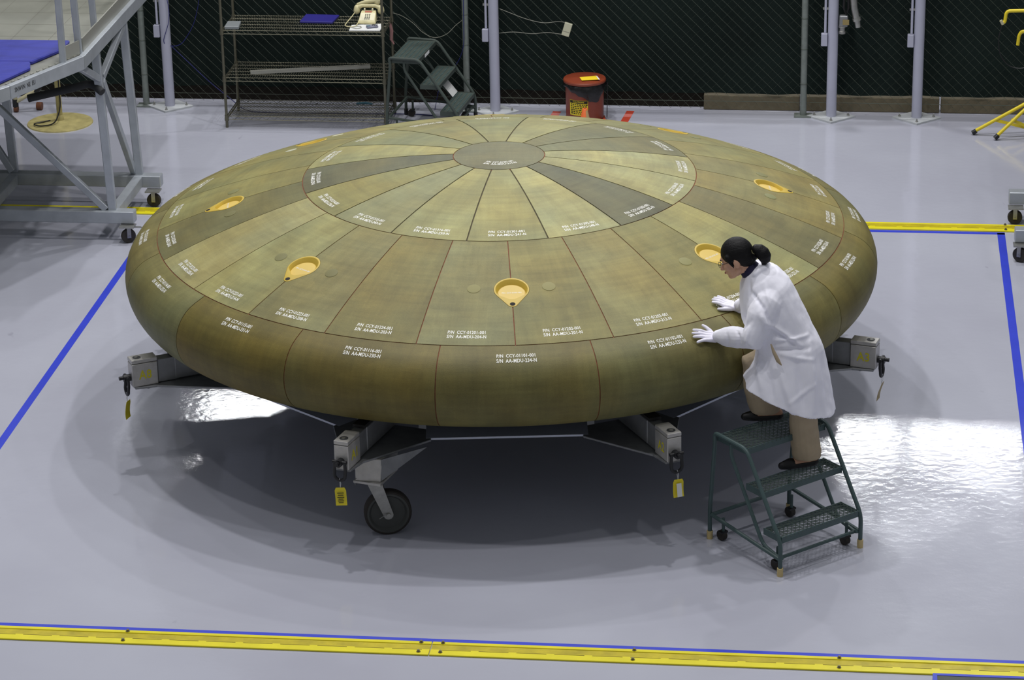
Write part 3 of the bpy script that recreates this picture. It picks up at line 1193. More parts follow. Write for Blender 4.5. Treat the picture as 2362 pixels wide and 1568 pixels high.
def dolly_caster(k, swivel):
    a = AD + math.radians(22.5 + 45 * k)
    er = Vector((math.cos(a), math.sin(a), 0))
    et = Vector((-math.sin(a), math.cos(a), 0))
    def P(r, t, z):
        return er * r + et * t + Vector((0, 0, z))
    # housing welded under the gusset plate
    m = MB()
    vs = [P(2.41, -0.01, ZP - 0.014), P(2.37, 0.155, ZP - 0.014), P(2.10, 0.155, ZP - 0.014), P(2.10, -0.01, ZP - 0.014),
          P(2.41, -0.01, 0.405), P(2.385, 0.145, 0.405), P(2.16, 0.145, 0.405), P(2.16, -0.01, 0.405)]
    m.add(vs, [(0, 1, 2, 3), (7, 6, 5, 4), (0, 4, 5, 1), (1, 5, 6, 2), (2, 6, 7, 3), (3, 7, 4, 0)])
    h = m.build('caster_housing', 'aluminium', dolly, smooth=0, bevel=0.003)
    m = MB()
    m.box(P(2.28, 0.068, 0.398), (0.265, 0.18, 0.014), rot_a(a))
    m.build('mounting_plate', 'aluminium', h, smooth=0)
    m = MB()
    tri = [P(2.375, 0.15, ZP - 0.014), P(2.10, 0.34, ZP - 0.014), P(2.375, 0.148, 0.41)]
    m.add(tri + [p_ + er * -0.010 for p_ in tri], [(0, 1, 2), (5, 4, 3), (0, 3, 4, 1), (1, 4, 5, 2), (2, 5, 3, 0)])
    m.build('web_gusset', 'dull_steel', h, smooth=0)
    m = MB()
    m.tube([P(2.41, -0.005, 0.40) + er * 0.02 * math.cos(t) + Vector((0, 0, 0.02 * math.sin(t))) for t in np.linspace(0, 2 * PI, 14, endpoint=False)], 0.002, 5, closed=True)
    m.build('split_ring', 'zinc', h)
    piv = P(2.28, 0.062, 0)
    m = MB()
    m.lathe([(0.001, 0.391), (0.075, 0.391), (0.078, 0.380), (0.07, 0.372), (0.001, 0.372)], c=(piv.x, piv.y, 0), n=24)
    m.build('swivel_race', 'black_steel', h)
    d = Vector((math.cos(swivel), math.sin(swivel), 0))       # trailing direction
    s = Vector((-d.y, d.x, 0))
    ax = piv + d * 0.070 + Vector((0, 0, 0.147))
    fork = None
    for sd in (-1, 1):
        m = MB()
        t0 = piv + d * -0.012 + s * sd * 0.052 + Vector((0, 0, 0.374))
        t1 = ax + s * sd * 0.052
        dr = (t1 - t0).normalized()
        wv = dr.cross(s).normalized()
        th = s * 0.005
        prof_ = [t0 + wv * 0.042, t0 - wv * 0.042, t1 - wv * 0.030] + [t1 - wv * 0.030 * math.cos(q) + dr * 0.030 * math.sin(q) for q in np.linspace(0.3, PI - 0.3, 6)] + [t1 + wv * 0.030]
        n_ = len(prof_)
        m.add([p_ - th for p_ in prof_] + [p_ + th for p_ in prof_], [tuple(range(n_)), tuple(range(2 * n_ - 1, n_ - 1, -1))] + [(i, (i + 1) % n_, n_ + (i + 1) % n_, n_ + i) for i in range(n_)])
        m.build('fork', 'zinc', h, smooth=0)
    m = MB()
    m.cyl(ax - s * 0.070, ax + s * 0.070, 0.014, 12)
    m.build('axle', 'zinc', h)
    m = MB()
    m.tube([ax - s * 0.066 - d * 0.005 + Vector((0, 0, 0.012)), ax - s * 0.07 - d * 0.025 + Vector((0, 0, 0.006)), ax - s * 0.075 - d * 0.06 + Vector((0, 0, -0.012))], 0.0022, 5)
    m.build('cotter_pin', 'zinc', h)
    axm = Matrix((d, Vector((0, 0, 1)), s)).transposed()
    m = MB()
    m.lathe([(0.128, -0.034), (0.141, -0.031), (0.147, -0.022), (0.147, 0.022), (0.141, 0.031), (0.128, 0.034)], c=ax, n=48, axis=axm)
    w = m.build('wheel_tyre', 'rubber', dolly, smooth=30)
    m = MB()
    m.lathe([(0.013, -0.034), (0.03, -0.036), (0.034, -0.022), (0.105, -0.018), (0.118, -0.034), (0.130, -0.034), (0.130, 0.034), (0.118, 0.034), (0.105, 0.018), (0.034, 0.022), (0.03, 0.036), (0.013, 0.034)], c=ax, n=40, axis=axm)
    m.build('wheel_hub', 'wheel_grey', w, smooth=30)
dolly_caster(-1, math.radians(8))
dolly_caster(2, math.radians(40))
dolly_caster(4, math.radians(200))

def hang_tag(k, dx, twist, label, tan=False):
    a = AD + math.radians(22.5 + 45 * k)
    base = polar(2.650, a, 0.512)
    t = thing('hanging_tag', base, 0, label, 'tag', 'tags tied to the dolly shackles')
    ex = Vector((math.cos(twist), math.sin(twist), 0))
    ny = Vector((-ex.y, ex.x, 0))
    lean = Vector((dx, 0, -1)).normalized()
    m = MB()
    m.tube([base + Vector((0, 0, 0.012)), base + lean * 0.02 + ny * 0.004, base + lean * 0.055], 0.0014, 5)
    m.tube([base + Vector((0, 0, 0.012)), base + lean * 0.02 - ny * 0.004 + ex * 0.006, base + lean * 0.055], 0.0014, 5)
    m.build('tie_string', 'paper_white', t)
    w, h = 0.068, 0.125
    c = base + lean * (0.045 + h / 2)
    m = MB()
    n_ = 6
    vs = []
    for i in range(n_ + 1):
        f = i / n_ - 0.5
        bend = 0.010 * math.sin(f * 3.0 + 0.6)
        cut = 0.008 if i == 0 else 0
        for sx in (-1, 1):
            for th in (-0.0006, 0.0006):
                vs.append(c + ex * sx * (w / 2 - cut) + lean * f * h + ny * (bend + th))
    fs = []
    for i in range(n_):
        q = i * 4
        fs += [(q, q + 4, q + 6, q + 2), (q + 1, q + 3, q + 7, q + 5), (q, q + 1, q + 5, q + 4), (q + 2, q + 6, q + 7, q + 3)]
    fs += [(0, 2, 3, 1), (n_ * 4, n_ * 4 + 1, n_ * 4 + 3, n_ * 4 + 2)]
    m.add(vs, fs)
    o = m.build('card', 'label_tan' if tan else 'tag_yellow', t, smooth=60)
    return t, c, ex, lean, ny
t, c, ex, lean, ny = hang_tag(-1, 0.03, 0.0, 'yellow card tag hanging below block A1, dark print on it')
m = MB()
for i, (o_, wd) in enumerate(((-0.028, 0.04), (-0.014, 0.034), (0.0, 0.042), (0.012, 0.03), (0.024, 0.036), (0.036, 0.03))):
    p = c + lean * o_ - ny * (0.0075 - 0.0 + 0.010 * 0)
    m.add([p + ex * sx * wd / 2 + lean * sy * 0.0025 - ny * 0.004 for sx, sy in ((-1, -1), (1, -1), (1, 1), (-1, 1))], [(0, 1, 2, 3)])
m.build('print', 'print_black', t, smooth=0)
t, c, ex, lean, ny = hang_tag(0, 0.08, 0.35, 'yellow card tag with white centre hanging below block A2')
m = MB()
m.add([c + ex * sx * 0.016 + lean * (sy * 0.045 + 0.008) - ny * 0.012 for sx, sy in ((-1, -1), (1, -1), (1, 1), (-1, 1))], [(0, 1, 2, 3)])
m.build('white_field', 'paper_white', t, smooth=0)
hang_tag(-2, 0.06, 1.25, 'narrow yellow card tag seen edge-on below block A8')
hang_tag(1, -0.10, 1.15, 'tan card tag seen nearly edge-on below block A3', tan=True)

# ================================================================== STEP LADDERS
def step_ladder(name, origin, wdir, label, frame_mat, tread_mat, treads, W, grating, foot_mat, rear_t, group=None):
    """origin: front-left foot; wdir: along the treads; treads: (t0, t1, z)"""
    origin = Vector(origin)
    wv = Vector(wdir).normalized()
    dv = Vector((-wv.y, wv.x, 0))
    L = thing(name, origin, math.atan2(wv.y, wv.x), label, 'step ladder', group)
    def P(s, t, z):
        return origin + wv * s + dv * t + Vector((0, 0, z))
    r = 0.0135
    bt0, bt1, bz = treads[0]
    tt0, tt1, tz = treads[-1]
    for s in (0.0, W):
        side = -1 if s == 0 else 1
        m = MB()
        m.tube(fillet([P(s, 0.0, 0.05), P(s, 0.0, bz - 0.03), P(s, tt0 - 0.005, tz + 0.004), P(s, tt1 + 0.01, tz + 0.012), P(s, rear_t, tz - 0.05), P(s, rear_t + 0.045, 0.2), P(s, rear_t + 0.045, 0.05)], 0.05, 6), r, 10)
        m.build('side_rail', frame_mat, L)
        # inner stringer carrying the backs of the treads
        m = MB()
        q = 0.02 * side
        m.tube(fillet([P(s - q, tt1 - 0.12, tz - 0.02), P(s - q, tt1 - 0.12, tz - 0.10), P(s - q, bt1 + 0.01, 0.13), P(s - q, 0.03, 0.10), P(s - q, 0.005, 0.11)], 0.05, 5), r * 0.9, 10)
        m.build('stringer', frame_mat, L)
        m = MB()
        m.tube(fillet([P(s, 0.0, 0.105), P(s, rear_t + 0.03, 0.165)], 0.02, 3), r * 0.9, 8)
        m.build('base_bar', frame_mat, L)
        for t_ in (0.0, rear_t + 0.045):
            m = MB()
            m.cyl(P(s, t_, 0.0), P(s, t_, 0.052), 0.0185, 14)
            m.build('rubber_foot', foot_mat, L)
        # spring casters
        for t_ in (0.075, rear_t - 0.03):
            s_c = s - side * 0.045
            m = MB()
            m.cyl(P(s_c, t_, 0.055), P(s_c, t_, 0.15), 0.010, 8)
            cs = m.build('caster_stem', frame_mat, L)
            m = MB()
            p0, p1 = P(s_c - 0.016, t_ + 0.012, 0.034), P(s_c + 0.016, t_ + 0.012, 0.034)
            m.cyl(p0, p1, 0.033, 18)
            m.build('caster_wheel', 'rubber', cs)
            m = MB()
            m.box((P(s_c, t_, 0.058)), (0.05, 0.03, 0.012), math.atan2(wv.y, wv.x))
            m.build('caster_horn', 'black_steel', cs, smooth=0)
    m = MB()
    m.tube([P(0, rear_t + 0.03, 0.165), P(W, rear_t + 0.03, 0.165)], r * 0.9, 8)
    m.build('rear_bar', frame_mat, L)
    m = MB()
    m.tube([P(0.02, 0.03, 0.10), P(W - 0.02, 0.03, 0.10)], r * 0.8, 8)
    m.build('front_bar', frame_mat, L)
    for (t0, t1, z) in treads:
        m = MB()
        # edge angles
        m.bar(P(0.012, t0 + 0.006, z - 0.018), P(W - 0.012, t0 + 0.006, z - 0.018), 0.006, 0.040)
        m.bar(P(0.012, t1 - 0.006, z - 0.018), P(W - 0.012, t1 - 0.006, z - 0.018), 0.006, 0.040)
        m.bar(P(0.014, t0, z - 0.018), P(0.014, t1, z - 0.018), 0.005, 0.040)
        m.bar(P(W - 0.014, t0, z - 0.018), P(W - 0.014, t1, z - 0.018), 0.005, 0.040)
        tr = m.build('tread_frame', frame_mat, L, smooth=0)
        m = MB()
        if grating:
            # pressed open grating: wavy strips with gaps
            nrow = max(3, int(round((t1 - t0) / 0.036)))
            for i in range(nrow):
                tc = t0 + (t1 - t0) * (i + 0.5) / nrow
                hw = (t1 - t0) / nrow * 0.5
                npt = int(W / 0.0165)
                for side2 in (-1, 1):
                    pts = []
                    for q in range(npt + 1):
                        s_ = 0.016 + (W - 0.032) * q / npt
                        off = hw * (0.98 if (q % 2 == 0) else 0.12) * side2
                        pts.append(P(s_, tc + off, z - (0.004 if q % 2 == 0 else 0.0)))
                    m.tube(pts, 0.0031, 4)
        else:
            nrow = max(3, int(round((t1 - t0) / 0.036)))
            slots = int(W / 0.045)
            m.bar(P(0.014, (t0 + t1) / 2, z - 0.003), P(W - 0.014, (t0 + t1) / 2, z - 0.003), (t1 - t0), 0.005)
        g_ = m.build('tread_grating' if grating else 'tread_plate', tread_mat, tr, smooth=0)
        if not grating:
            m = MB()
            nr_ = max(3, int(round((t1 - t0) / 0.042)))
            for i in range(nr_):
                for q in range(14):
                    s_ = 0.04 + (W - 0.08) * (q + (0.5 if i % 2 else 0.15)) / 14
                    tc = t0 + (t1 - t0) * (i + 0.5) / nr_
                    m.bar(P(s_ - 0.012, tc, z + 0.001), P(s_ + 0.012, tc, z + 0.001), 0.012, 0.003)
            o = m.build('tread_studs', 'ladder_green', tr, smooth=0)
            o['kind'] = 'stuff'
    return L, P

LADDER, LP = step_ladder('step_ladder', (1.623, -2.836, 0), (0.817, 0.576, 0), 'dark green three-step rolling ladder with grating treads the person stands on',
            'ladder_green', 'ladder_grate', [(0.0, 0.17, 0.245), (0.165, 0.335, 0.478), (0.325, 0.605, 0.705)], 0.637, True, 'tan_rubber', 0.612)

# second ladder at the fence, seen from its side: it climbs towards the shelf
BL, BLP = step_ladder('step_ladder', B(-1.095, 5.79, 0), B(0.07, 0.65, 0), 'black-green three-step ladder standing by the fence beside the wire shelf',
            'ladder_dark', 'ladder_dark', [(0.0, 0.165, 0.24), (0.165, 0.34, 0.475), (0.345, 0.60, 0.70)], 0.64, False, 'black_steel', 0.60)
for s0, s1, t_, z, nm in ((0.20, 0.36, 0.342, 0.683, 'paper_white'),):
    m = MB()
    m.add([BLP(s0, t_ - 0.004, z - 0.016), BLP(s1, t_ - 0.004, z - 0.016), BLP(s1, t_ - 0.004, z + 0.016), BLP(s0, t_ - 0.004, z + 0.016)], [(0, 1, 2, 3)])
    m.build('white_sticker', nm, BL, smooth=0)
m = MB()
q = [BLP(0.42, 0.30, 0.43), BLP(0.60, 0.30, 0.43), BLP(0.62, 0.16, 0.25), BLP(0.44, 0.16, 0.25)]
m.add(q + [p + Vector((0.004, 0, -0.004)) for p in q], [(0, 1, 2, 3), (7, 6, 5, 4), (0, 4, 5, 1), (1, 5, 6, 2), (2, 6, 7, 3), (3, 7, 4, 0)])
bd = tag(m.build('white_board', 'paper_white', None, smooth=0), 'white card leaning between the treads of the ladder at the fence', 'card')

# ================================================================== WIRE SHELF
SU0, SU1, SV0, SV1 = -3.215, -1.775, 6.02, 6.52
shelf = thing('wire_shelving_unit', B(-2.5, 6.27, 0), BAY_ROT, 'chrome wire shelving unit against the fence with a telephone on it', 'shelving')
for u in (SU0, SU1):
    for v in (SV0, SV1):
        m = MB()
        m.cyl(B(u, v, 0.0), B(u, v, 1.75), 0.0125, 12)
        m.build('post', 'shelf_chrome', shelf)
for z in (0.105, 0.462, 0.895):
    m = MB()
    for dz in (0.0, -0.032):
        for a, b in (((SU0, SV0), (SU1, SV0)), ((SU0, SV1), (SU1, SV1)), ((SU0, SV0), (SU0, SV1)), ((SU1, SV0), (SU1, SV1))):
            m.tube([B(a[0], a[1], z + dz), B(b[0], b[1], z + dz)], 0.0032, 5)
    sh_ = m.build('shelf_frame', 'shelf_chrome', shelf)
    m = MB()
    for v in (SV0, SV1):
        n_ = 40
        m.tube([B(SU0 + (SU1 - SU0) * i / n_, v, z - (0.001 if i % 2 else 0.031)) for i in range(n_ + 1)], 0.0020, 4)
    for u in (SU0, SU1):
        n_ = 14
        m.tube([B(u, SV0 + (SV1 - SV0) * i / n_, z - (0.001 if i % 2 else 0.031)) for i in range(n_ + 1)], 0.0020, 4)
    m.build('truss_wire', 'shelf_chrome', sh_)
    m = MB()
    n_ = 66 if z > 0.2 else 110
    for i in range(n_):
        u = SU0 + (SU1 - SU0) * (i + 0.5) / n_
        m.tube([B(u, SV0, z + 0.003), B(u, SV1, z + 0.003)], 0.0026 if z > 0.2 else 0.0034, 4)
    for k in range(1, 5):
        v = SV0 + (SV1 - SV0) * k / 5
        m.tube([B(SU0, v, z - 0.001), B(SU1, v, z - 0.001)], 0.0026, 4)
    o = m.build('deck_wires', 'shelf_chrome', sh_)
    for u in (SU0, SU1):
        for v in (SV0, SV1):
            m = MB()
            m.cyl(B(u, v, z - 0.04), B(u, v, z + 0.012), 0.019, 12, 0.016)
            m.build('collar', 'shelf_chrome', sh_)

def slab(name, material, pts, z0, z1, label, cat, bevel=0.0):
    m = MB()
    m.prism([tuple(B(*p)[:2]) for p in pts], z0, z1)
    return tag(m.build(name, material, None, smooth=0, bevel=bevel), label, cat)
SZ = 0.9012
slab('binder', 'plastic_blue', [(-2.560, 6.27), (-2.262, 6.25), (-2.242, 6.49), (-2.548, 6.515)], SZ, SZ + 0.018, 'dark blue flat binder on the top wire shelf', 'binder', 0.003)
slab('paper_pad', 'paper_white', [(-2.075, 6.025), (-1.80, 6.03), (-1.81, 6.25), (-2.08, 6.20)], SZ, SZ + 0.008, 'white paper pad in front of the telephone on the shelf', 'paper')
slab('metal_plate', 'plate_grey', [(-3.19, 6.03), (-3.062, 6.035), (-3.08, 6.22), (-3.198, 6.215)], SZ, SZ + 0.026, 'small grey metal plate at the left end of the top shelf', 'plate', 0.002)
g_ = thing('calculator', B(-1.89, 6.12, SZ + 0.008), BAY_ROT + 0.35, 'small grey calculator lying on the white paper pad', 'calculator')
m = MB()
m.box(B(-1.885, 6.12, SZ + 0.0175), (0.10, 0.058, 0.018), BAY_ROT + 0.4)
m.build('case', 'gadget_grey', g_, smooth=0, bevel=0.004)
m = MB()
for i in range(3):
    for j in range(3):
        p = B(-1.862 + 0.018 * (i - 1), 6.133 + 0.014 * (j - 1), SZ + 0.0265)
        m.box(p, (0.009, 0.008, 0.004), BAY_ROT + 0.4)
m.build('keys', 'key_dark', g_, smooth=0)
m = MB()
m.box(B(-1.915, 6.108, SZ + 0.0266), (0.03, 0.036, 0.002), BAY_ROT + 0.4)
m.build('display', 'rag_blue', g_, smooth=0)
m = MB()
m.bar(B(-3.0, 6.13, 0.4815), B(-1.96, 6.375, 0.4815), 0.045, 0.028)
tag(m.build('metal_strip', 'strip_metal', None, smooth=0), 'long grey metal channel lying across the middle wire shelf', 'metal strip')
# rags
def rag(name, pts, material, label, rad):
    m = MB()
    m.limb(pts, rad, 10)
    for i, v_ in enumerate(m.v):
        q_ = noise.noise(Vector(v_) * 40) * 0.008
        m.v[i] = (v_[0] + q_, v_[1] + q_, v_[2] - q_)
    return tag(m.build(name, material, None, smooth=60), label, 'rag')
rag('cloth_rag', [B(SU1 - 0.012, SV1 - 0.035, 0.86), B(SU1 + 0.004, SV1 - 0.04, 0.78), B(SU1 - 0.006, SV1 - 0.035, 0.70), B(SU1 + 0.02, SV1 - 0.04, 0.66)], 'rag_pink', 'dusty pink rag hanging on the rear right shelf post', [0.010, 0.017, 0.012, 0.006])
rag('cloth_rag', [B(-2.10, 6.42, 0.120), B(-2.02, 6.43, 0.122), B(-1.97, 6.42, 0.118)], 'rag_blue', 'small teal cloth on the lowest wire shelf', [0.010, 0.012, 0.008])

# telephone
PH = B(-1.95, 6.30, SZ)
phone = thing('telephone', PH, BAY_ROT, 'beige push-button desk telephone with handset on the top shelf', 'telephone')
def pb(u, v, z):
    return PH + (B(u, v, 0) - B(0, 0, 0)) + Vector((0, 0, z))
m = MB()
sec = [(-0.085, 0.078, 0.012, 0.022), (-0.075, 0.080, 0.012, 0.040), (0.02, 0.075, 0.012, 0.085), (0.045, 0.070, 0.012, 0.098), (0.085, 0.068, 0.012, 0.098), (0.105, 0.066, 0.012, 0.060)]
vs, fs = [], []
for (v, hw, z0, z1) in sec:
    vs += [pb(-hw, v, z0), pb(hw, v, z0), pb(hw * 0.93, v, z1), pb(-hw * 0.93, v, z1)]
for i in range(len(sec) - 1):
    for k in range(4):
        k2 = (k + 1) % 4
        fs.append((i * 4 + k, i * 4 + k2, i * 4 + 4 + k2, i * 4 + 4 + k))
fs += [(3, 2, 1, 0), tuple((len(sec) - 1) * 4 + k for k in range(4))]
m.add(vs, fs)
m.build('body', 'phone_beige', phone, smooth=30, bevel=0.005)
sl = math.atan2(0.045, 0.095)
def face(u, f, off):
    v = -0.075 + 0.095 * f
    z = 0.040 + 0.045 * f
    return pb(u, v - math.sin(sl) * off, z + math.cos(sl) * off)
m = MB()
m.add([face(-0.066, 0.06, 0.0012), face(0.066, 0.06, 0.0012), face(0.063, 0.98, 0.0012), face(-0.063, 0.98, 0.0012)], [(0, 1, 2, 3)])
m.build('faceplate', 'phone_pale', phone, smooth=0)
for i in range(3):
    for j in range(4):
        u, f = -0.018 + 0.0175 * i, 0.22 + 0.19 * j
        m = MB()
        q = [face(u - 0.006, f - 0.055, 0.001), face(u + 0.006, f - 0.055, 0.001), face(u + 0.006, f + 0.055, 0.001), face(u - 0.006, f + 0.055, 0.001)]
        q2 = [face(u - 0.005, f - 0.05, 0.004), face(u + 0.005, f - 0.05, 0.004), face(u + 0.005, f + 0.05, 0.004), face(u - 0.005, f + 0.05, 0.004)]
        m.add(q + q2, [(4, 5, 6, 7), (0, 1, 5, 4), (1, 2, 6, 5), (2, 3, 7, 6), (3, 0, 4, 7)])
        m.build('key', 'key_dark', phone, smooth=0)
m = MB()
m.add([pb(-0.03, 0.025, 0.0895), pb(0.03, 0.025, 0.0895), pb(0.03, 0.042, 0.0985), pb(-0.03, 0.042, 0.0985)], [(0, 1, 2, 3)])
m.build('number_strip', 'phone_red', phone, smooth=0)
for u in (-0.035, 0.035):
    m = MB()
    m.box(pb(u, 0.05, 0.108), (0.014, 0.022, 0.026), BAY_ROT)
    m.build('cradle_prong', 'phone_pale', phone, smooth=0, bevel=0.003)
m = MB()
m.limb([pb(-0.105, 0.068, 0.118), pb(-0.06, 0.068, 0.140), pb(0.06, 0.068, 0.140), pb(0.105, 0.068, 0.118)], [0.026, 0.018, 0.018, 0.026], 12)
m.limb([pb(-0.105, 0.068, 0.118), pb(-0.108, 0.064, 0.094)], [0.029, 0.031], 14)
m.limb([pb(0.105, 0.068, 0.118), pb(0.108, 0.064, 0.094)], [0.029, 0.031], 14)
m.build('lower_handset', 'phone_beige', phone, smooth=60)
# cradle shoulders and the raised handset laid askew on top
m = MB()
m.limb([pb(-0.100, 0.075, 0.150), pb(-0.03, 0.075, 0.172), pb(0.05, 0.080, 0.186), pb(0.09, 0.082, 0.190)], [0.012, 0.018, 0.022, 0.028], 12)
m.limb([pb(0.075, 0.082, 0.175), pb(0.085, 0.085, 0.215), pb(0.082, 0.087, 0.250)], [0.030, 0.026, 0.020], 14)
m.build('handset', 'phone_beige', phone, smooth=60)
m = MB()
pts = [pb(-0.112, 0.06, 0.10), pb(-0.14, 0.02, 0.06), pb(-0.17, -0.05, 0.03), pb(-0.19, -0.13, 0.010), pb(-0.15, -0.17, 0.008), pb(-0.09, -0.16, 0.010), pb(-0.075, -0.10, 0.020), pb(-0.075, -0.06, 0.035)]
m.tube(fillet(pts, 0.05, 5), 0.0042, 6)
m.build('cord', 'phone_beige', phone)
m = MB()
m.tube(fillet([pb(-0.12, -0.20, 0.014), pb(-0.06, -0.245, 0.014), pb(-0.02, -0.20, 0.014), pb(-0.05, -0.15, 0.014), pb(-0.11, -0.19, 0.014)], 0.03, 4), 0.003, 5)
m.build('coiled_lead', 'cable_white', phone)

# ================================================================== RED WASTE CAN, CONE, SMALL THINGS BY THE FENCE
CC = B(-0.045, 6.46, 0)
can = thing('waste_can', CC, BAY_ROT, 'round red metal waste can with lid and black bag by the fence', 'waste can')
m = MB()
m.lathe([(0.001, 0.012), (0.165, 0.012), (0.168, 0.02), (0.172, 0.33), (0.176, 0.345), (0.168, 0.345), (0.16, 0.33)], c=CC, n=40)
m.build('can_body', 'can_red', can)
m = MB()
m.lathe([(0.182, 0.0), (0.182, 0.012), (0.16, 0.014), (0.16, 0.0)], c=CC, n=36, closed=True)
m.build('base_ring', 'can_red', can)
m = MB()
m.lathe([(0.19, 0.352), (0.192, 0.368), (0.186, 0.378), (0.12, 0.390), (0.001, 0.394)], c=CC + Vector((0, 0, 0)), n=40)
m.lathe([(0.19, 0.352), (0.17, 0.350)], c=CC, n=40)
lid = m.build('lid', 'can_red', can)
m = MB()
q = [B(-0.085, 6.415), B(0.055, 6.47), B(0.09, 6.355), B(-0.055, 6.315)]
m.add([(p.x, p.y, 0.3945) for p in q] + [(p.x, p.y, 0.3965) for p in q], [(4, 5, 6, 7), (3, 2, 1, 0), (0, 1, 5, 4), (1, 2, 6, 5), (2, 3, 7, 6), (3, 0, 4, 7)])
nt_ = m.build('yellow_notice', 'note_yellow', lid, smooth=0)
m = MB()
q = [B(0.052, 6.468), B(0.066, 6.471), B(0.103, 6.355), B(0.089, 6.353)]
m.add([(p.x, p.y, 0.3955) for p in q], [(0, 1, 2, 3)])
m.build('notice_edge', 'paper_white', lid, smooth=0)
# bag folded over the rim, hanging lower on the camera side
m = MB()
n_ = 72
vs, fs = [], []
for j in range(7):
    for k in range(n_):
        a = 2 * PI * k / n_
        front = max(0.0, math.cos(a - math.radians(-68)))
        drop = 0.045 + 0.105 * front ** 3 + 0.012 * math.sin(5 * a) + 0.006 * math.sin(13 * a + 1)
        f = j / 6
        z = 0.352 - drop * f
        rr = 0.180 + 0.016 * math.sin(PI * f) + 0.004 * math.sin(9 * a + 3 * f) + 0.003 * math.sin(23 * a - 4 * f) - (0.002 if j == 6 else 0)
        vs.append(CC + Vector((rr * math.cos(a), rr * math.sin(a), z)))
for j in range(6):
    for k in range(n_):
        k2 = (k + 1) % n_
        fs.append((j * n_ + k, j * n_ + k2, j * n_ + n_ + k2, j * n_ + n_ + k))
m.add(vs, fs)
m.build('bin_bag', 'bag_black', can, smooth=60)
def on_can(a, z, off=0.001):
    r_ = 0.168 + 0.004 * (z - 0.02) / 0.31 + off
    return CC + Vector((r_ * math.cos(a), r_ * math.sin(a), z))
def can_patch(name, a0, a1, z0, z1, material, off):
    m = MB()
    vs, fs = [], []
    for i in range(9):
        a = a0 + (a1 - a0) * i / 8
        vs += [on_can(a, z0, off), on_can(a, z1, off)]
    fs = [(2 * i, 2 * i + 2, 2 * i + 3, 2 * i + 1) for i in range(8)]
    m.add(vs, fs)
    return m.build(name, material, can, smooth=60)
ac = math.radians(-112)
can_patch('warning_label', ac - 0.52, ac + 0.52, 0.075, 0.215, 'label_yellow', 0.001)
can_patch('label_header', ac - 0.50, ac + 0.50, 0.187, 0.212, 'print_black', 0.0016)
v2, f2 = text_geo('CAUTION')
m = MB()
m.add([on_can(ac + x * 0.62, 0.1995 + y * 0.014, 0.0022) for x, y in v2], f2)
m.build('label_text', 'label_yellow', can, smooth=0)
m = MB()
random.seed(3)
for row in range(6):
    z = 0.176 - row * 0.0165
    a = ac - 0.44
    while a < ac + 0.40:
        w = random.uniform(0.05, 0.13)
        m.add([on_can(a, z - 0.0045, 0.0018), on_can(a + w, z - 0.0045, 0.0018), on_can(a + w, z + 0.0045, 0.0018), on_can(a, z + 0.0045, 0.0018)], [(0, 1, 2, 3)])
        a += w + 0.04
m.build('label_print', 'print_black', can, smooth=0)
m = MB()
m.tube([B(0.13, 6.415, 0.01), B(0.18, 6.315, 0.012)], 0.012, 8)
m.build('foot_pedal', 'tape_red', can)
m = MB()
m.tube([B(0.155, 6.44, 0.02), B(0.16, 6.46, 0.34)], 0.004, 6)
m.build('lift_rod', 'black_steel', can)

cp = B(-0.012, 6.12, 0)
cone = thing('traffic_cone', cp, 0, 'small worn orange traffic cone in front of the red can', 'cone')
m = MB()
m.lathe([(0.055, 0.008), (0.060, 0.012), (0.022, 0.196), (0.018, 0.200), (0.010, 0.199)], c=cp, n=24)
m.build('cone_body', 'cone_orange', cone)
m = MB()
m.box(cp + Vector((0, 0, 0.005)), (0.15, 0.15, 0.010), 0.3)
m.build('cone_base', 'cone_orange', cone, smooth=0)
m = MB()
vs, fs = [], []
for i in range(7):
    a = math.radians(-75) + math.radians(75) * i / 6
    for z in (0.10, 0.185):
        r_ = 0.060 - (0.038) * (z - 0.012) / 0.184 + 0.0008
        vs.append(cp + Vector((r_ * math.cos(a), r_ * math.sin(a), z)))
m.add(vs, [(2 * i, 2 * i + 2, 2 * i + 3, 2 * i + 1) for i in range(6)])
m.build('worn_patch', 'cone_worn', cone, smooth=60)

# ivory junction box dangling on the chain-link with its two leads
jb = thing('junction_box', B(-0.217, FV - 0.03, 0.765), BAY_ROT, 'small ivory box hanging askew on the chain-link fence', 'junction box')
m = MB()
rx = Matrix.Rotation(BAY_ROT, 3, 'Z') @ Matrix.Rotation(0.30, 3, 'Y')
m.box(B(-0.217, FV - 0.03, 0.765), (0.070, 0.028, 0.122), rx)
m.build('box', 'junction_ivory', jb, smooth=0, bevel=0.004)
m = MB()
m.box(B(-0.224, FV - 0.045, 0.748), (0.066, 0.002, 0.004), rx)
m.build('lid_seam', 'cable_white', jb, smooth=0)
def cable(name, pts, r, material, label):
    m = MB()
    m.tube(fillet(pts, 0.12, 5), r, 5)
    return tag(m.build(name, material, None), label, 'cable')
cable('cable', [B(-0.82, FV - 0.02, 0.945), B(-0.72, FV - 0.02, 0.905), B(-0.58, FV - 0.02, 0.85), B(-0.42, FV - 0.02, 0.815), B(-0.30, FV - 0.02, 0.835), B(-0.215, FV - 0.03, 0.828)], 0.0028, 'cable_white', 'upper thin grey cable running from the column to the ivory box')
cable('cable', [B(-0.83, FV - 0.02, 0.72), B(-0.70, FV - 0.02, 0.735), B(-0.52, FV - 0.02, 0.715), B(-0.40, FV - 0.02, 0.735), B(-0.255, FV - 0.03, 0.718)], 0.0028, 'cable_white', 'lower thin grey cable running from the column to the ivory box')
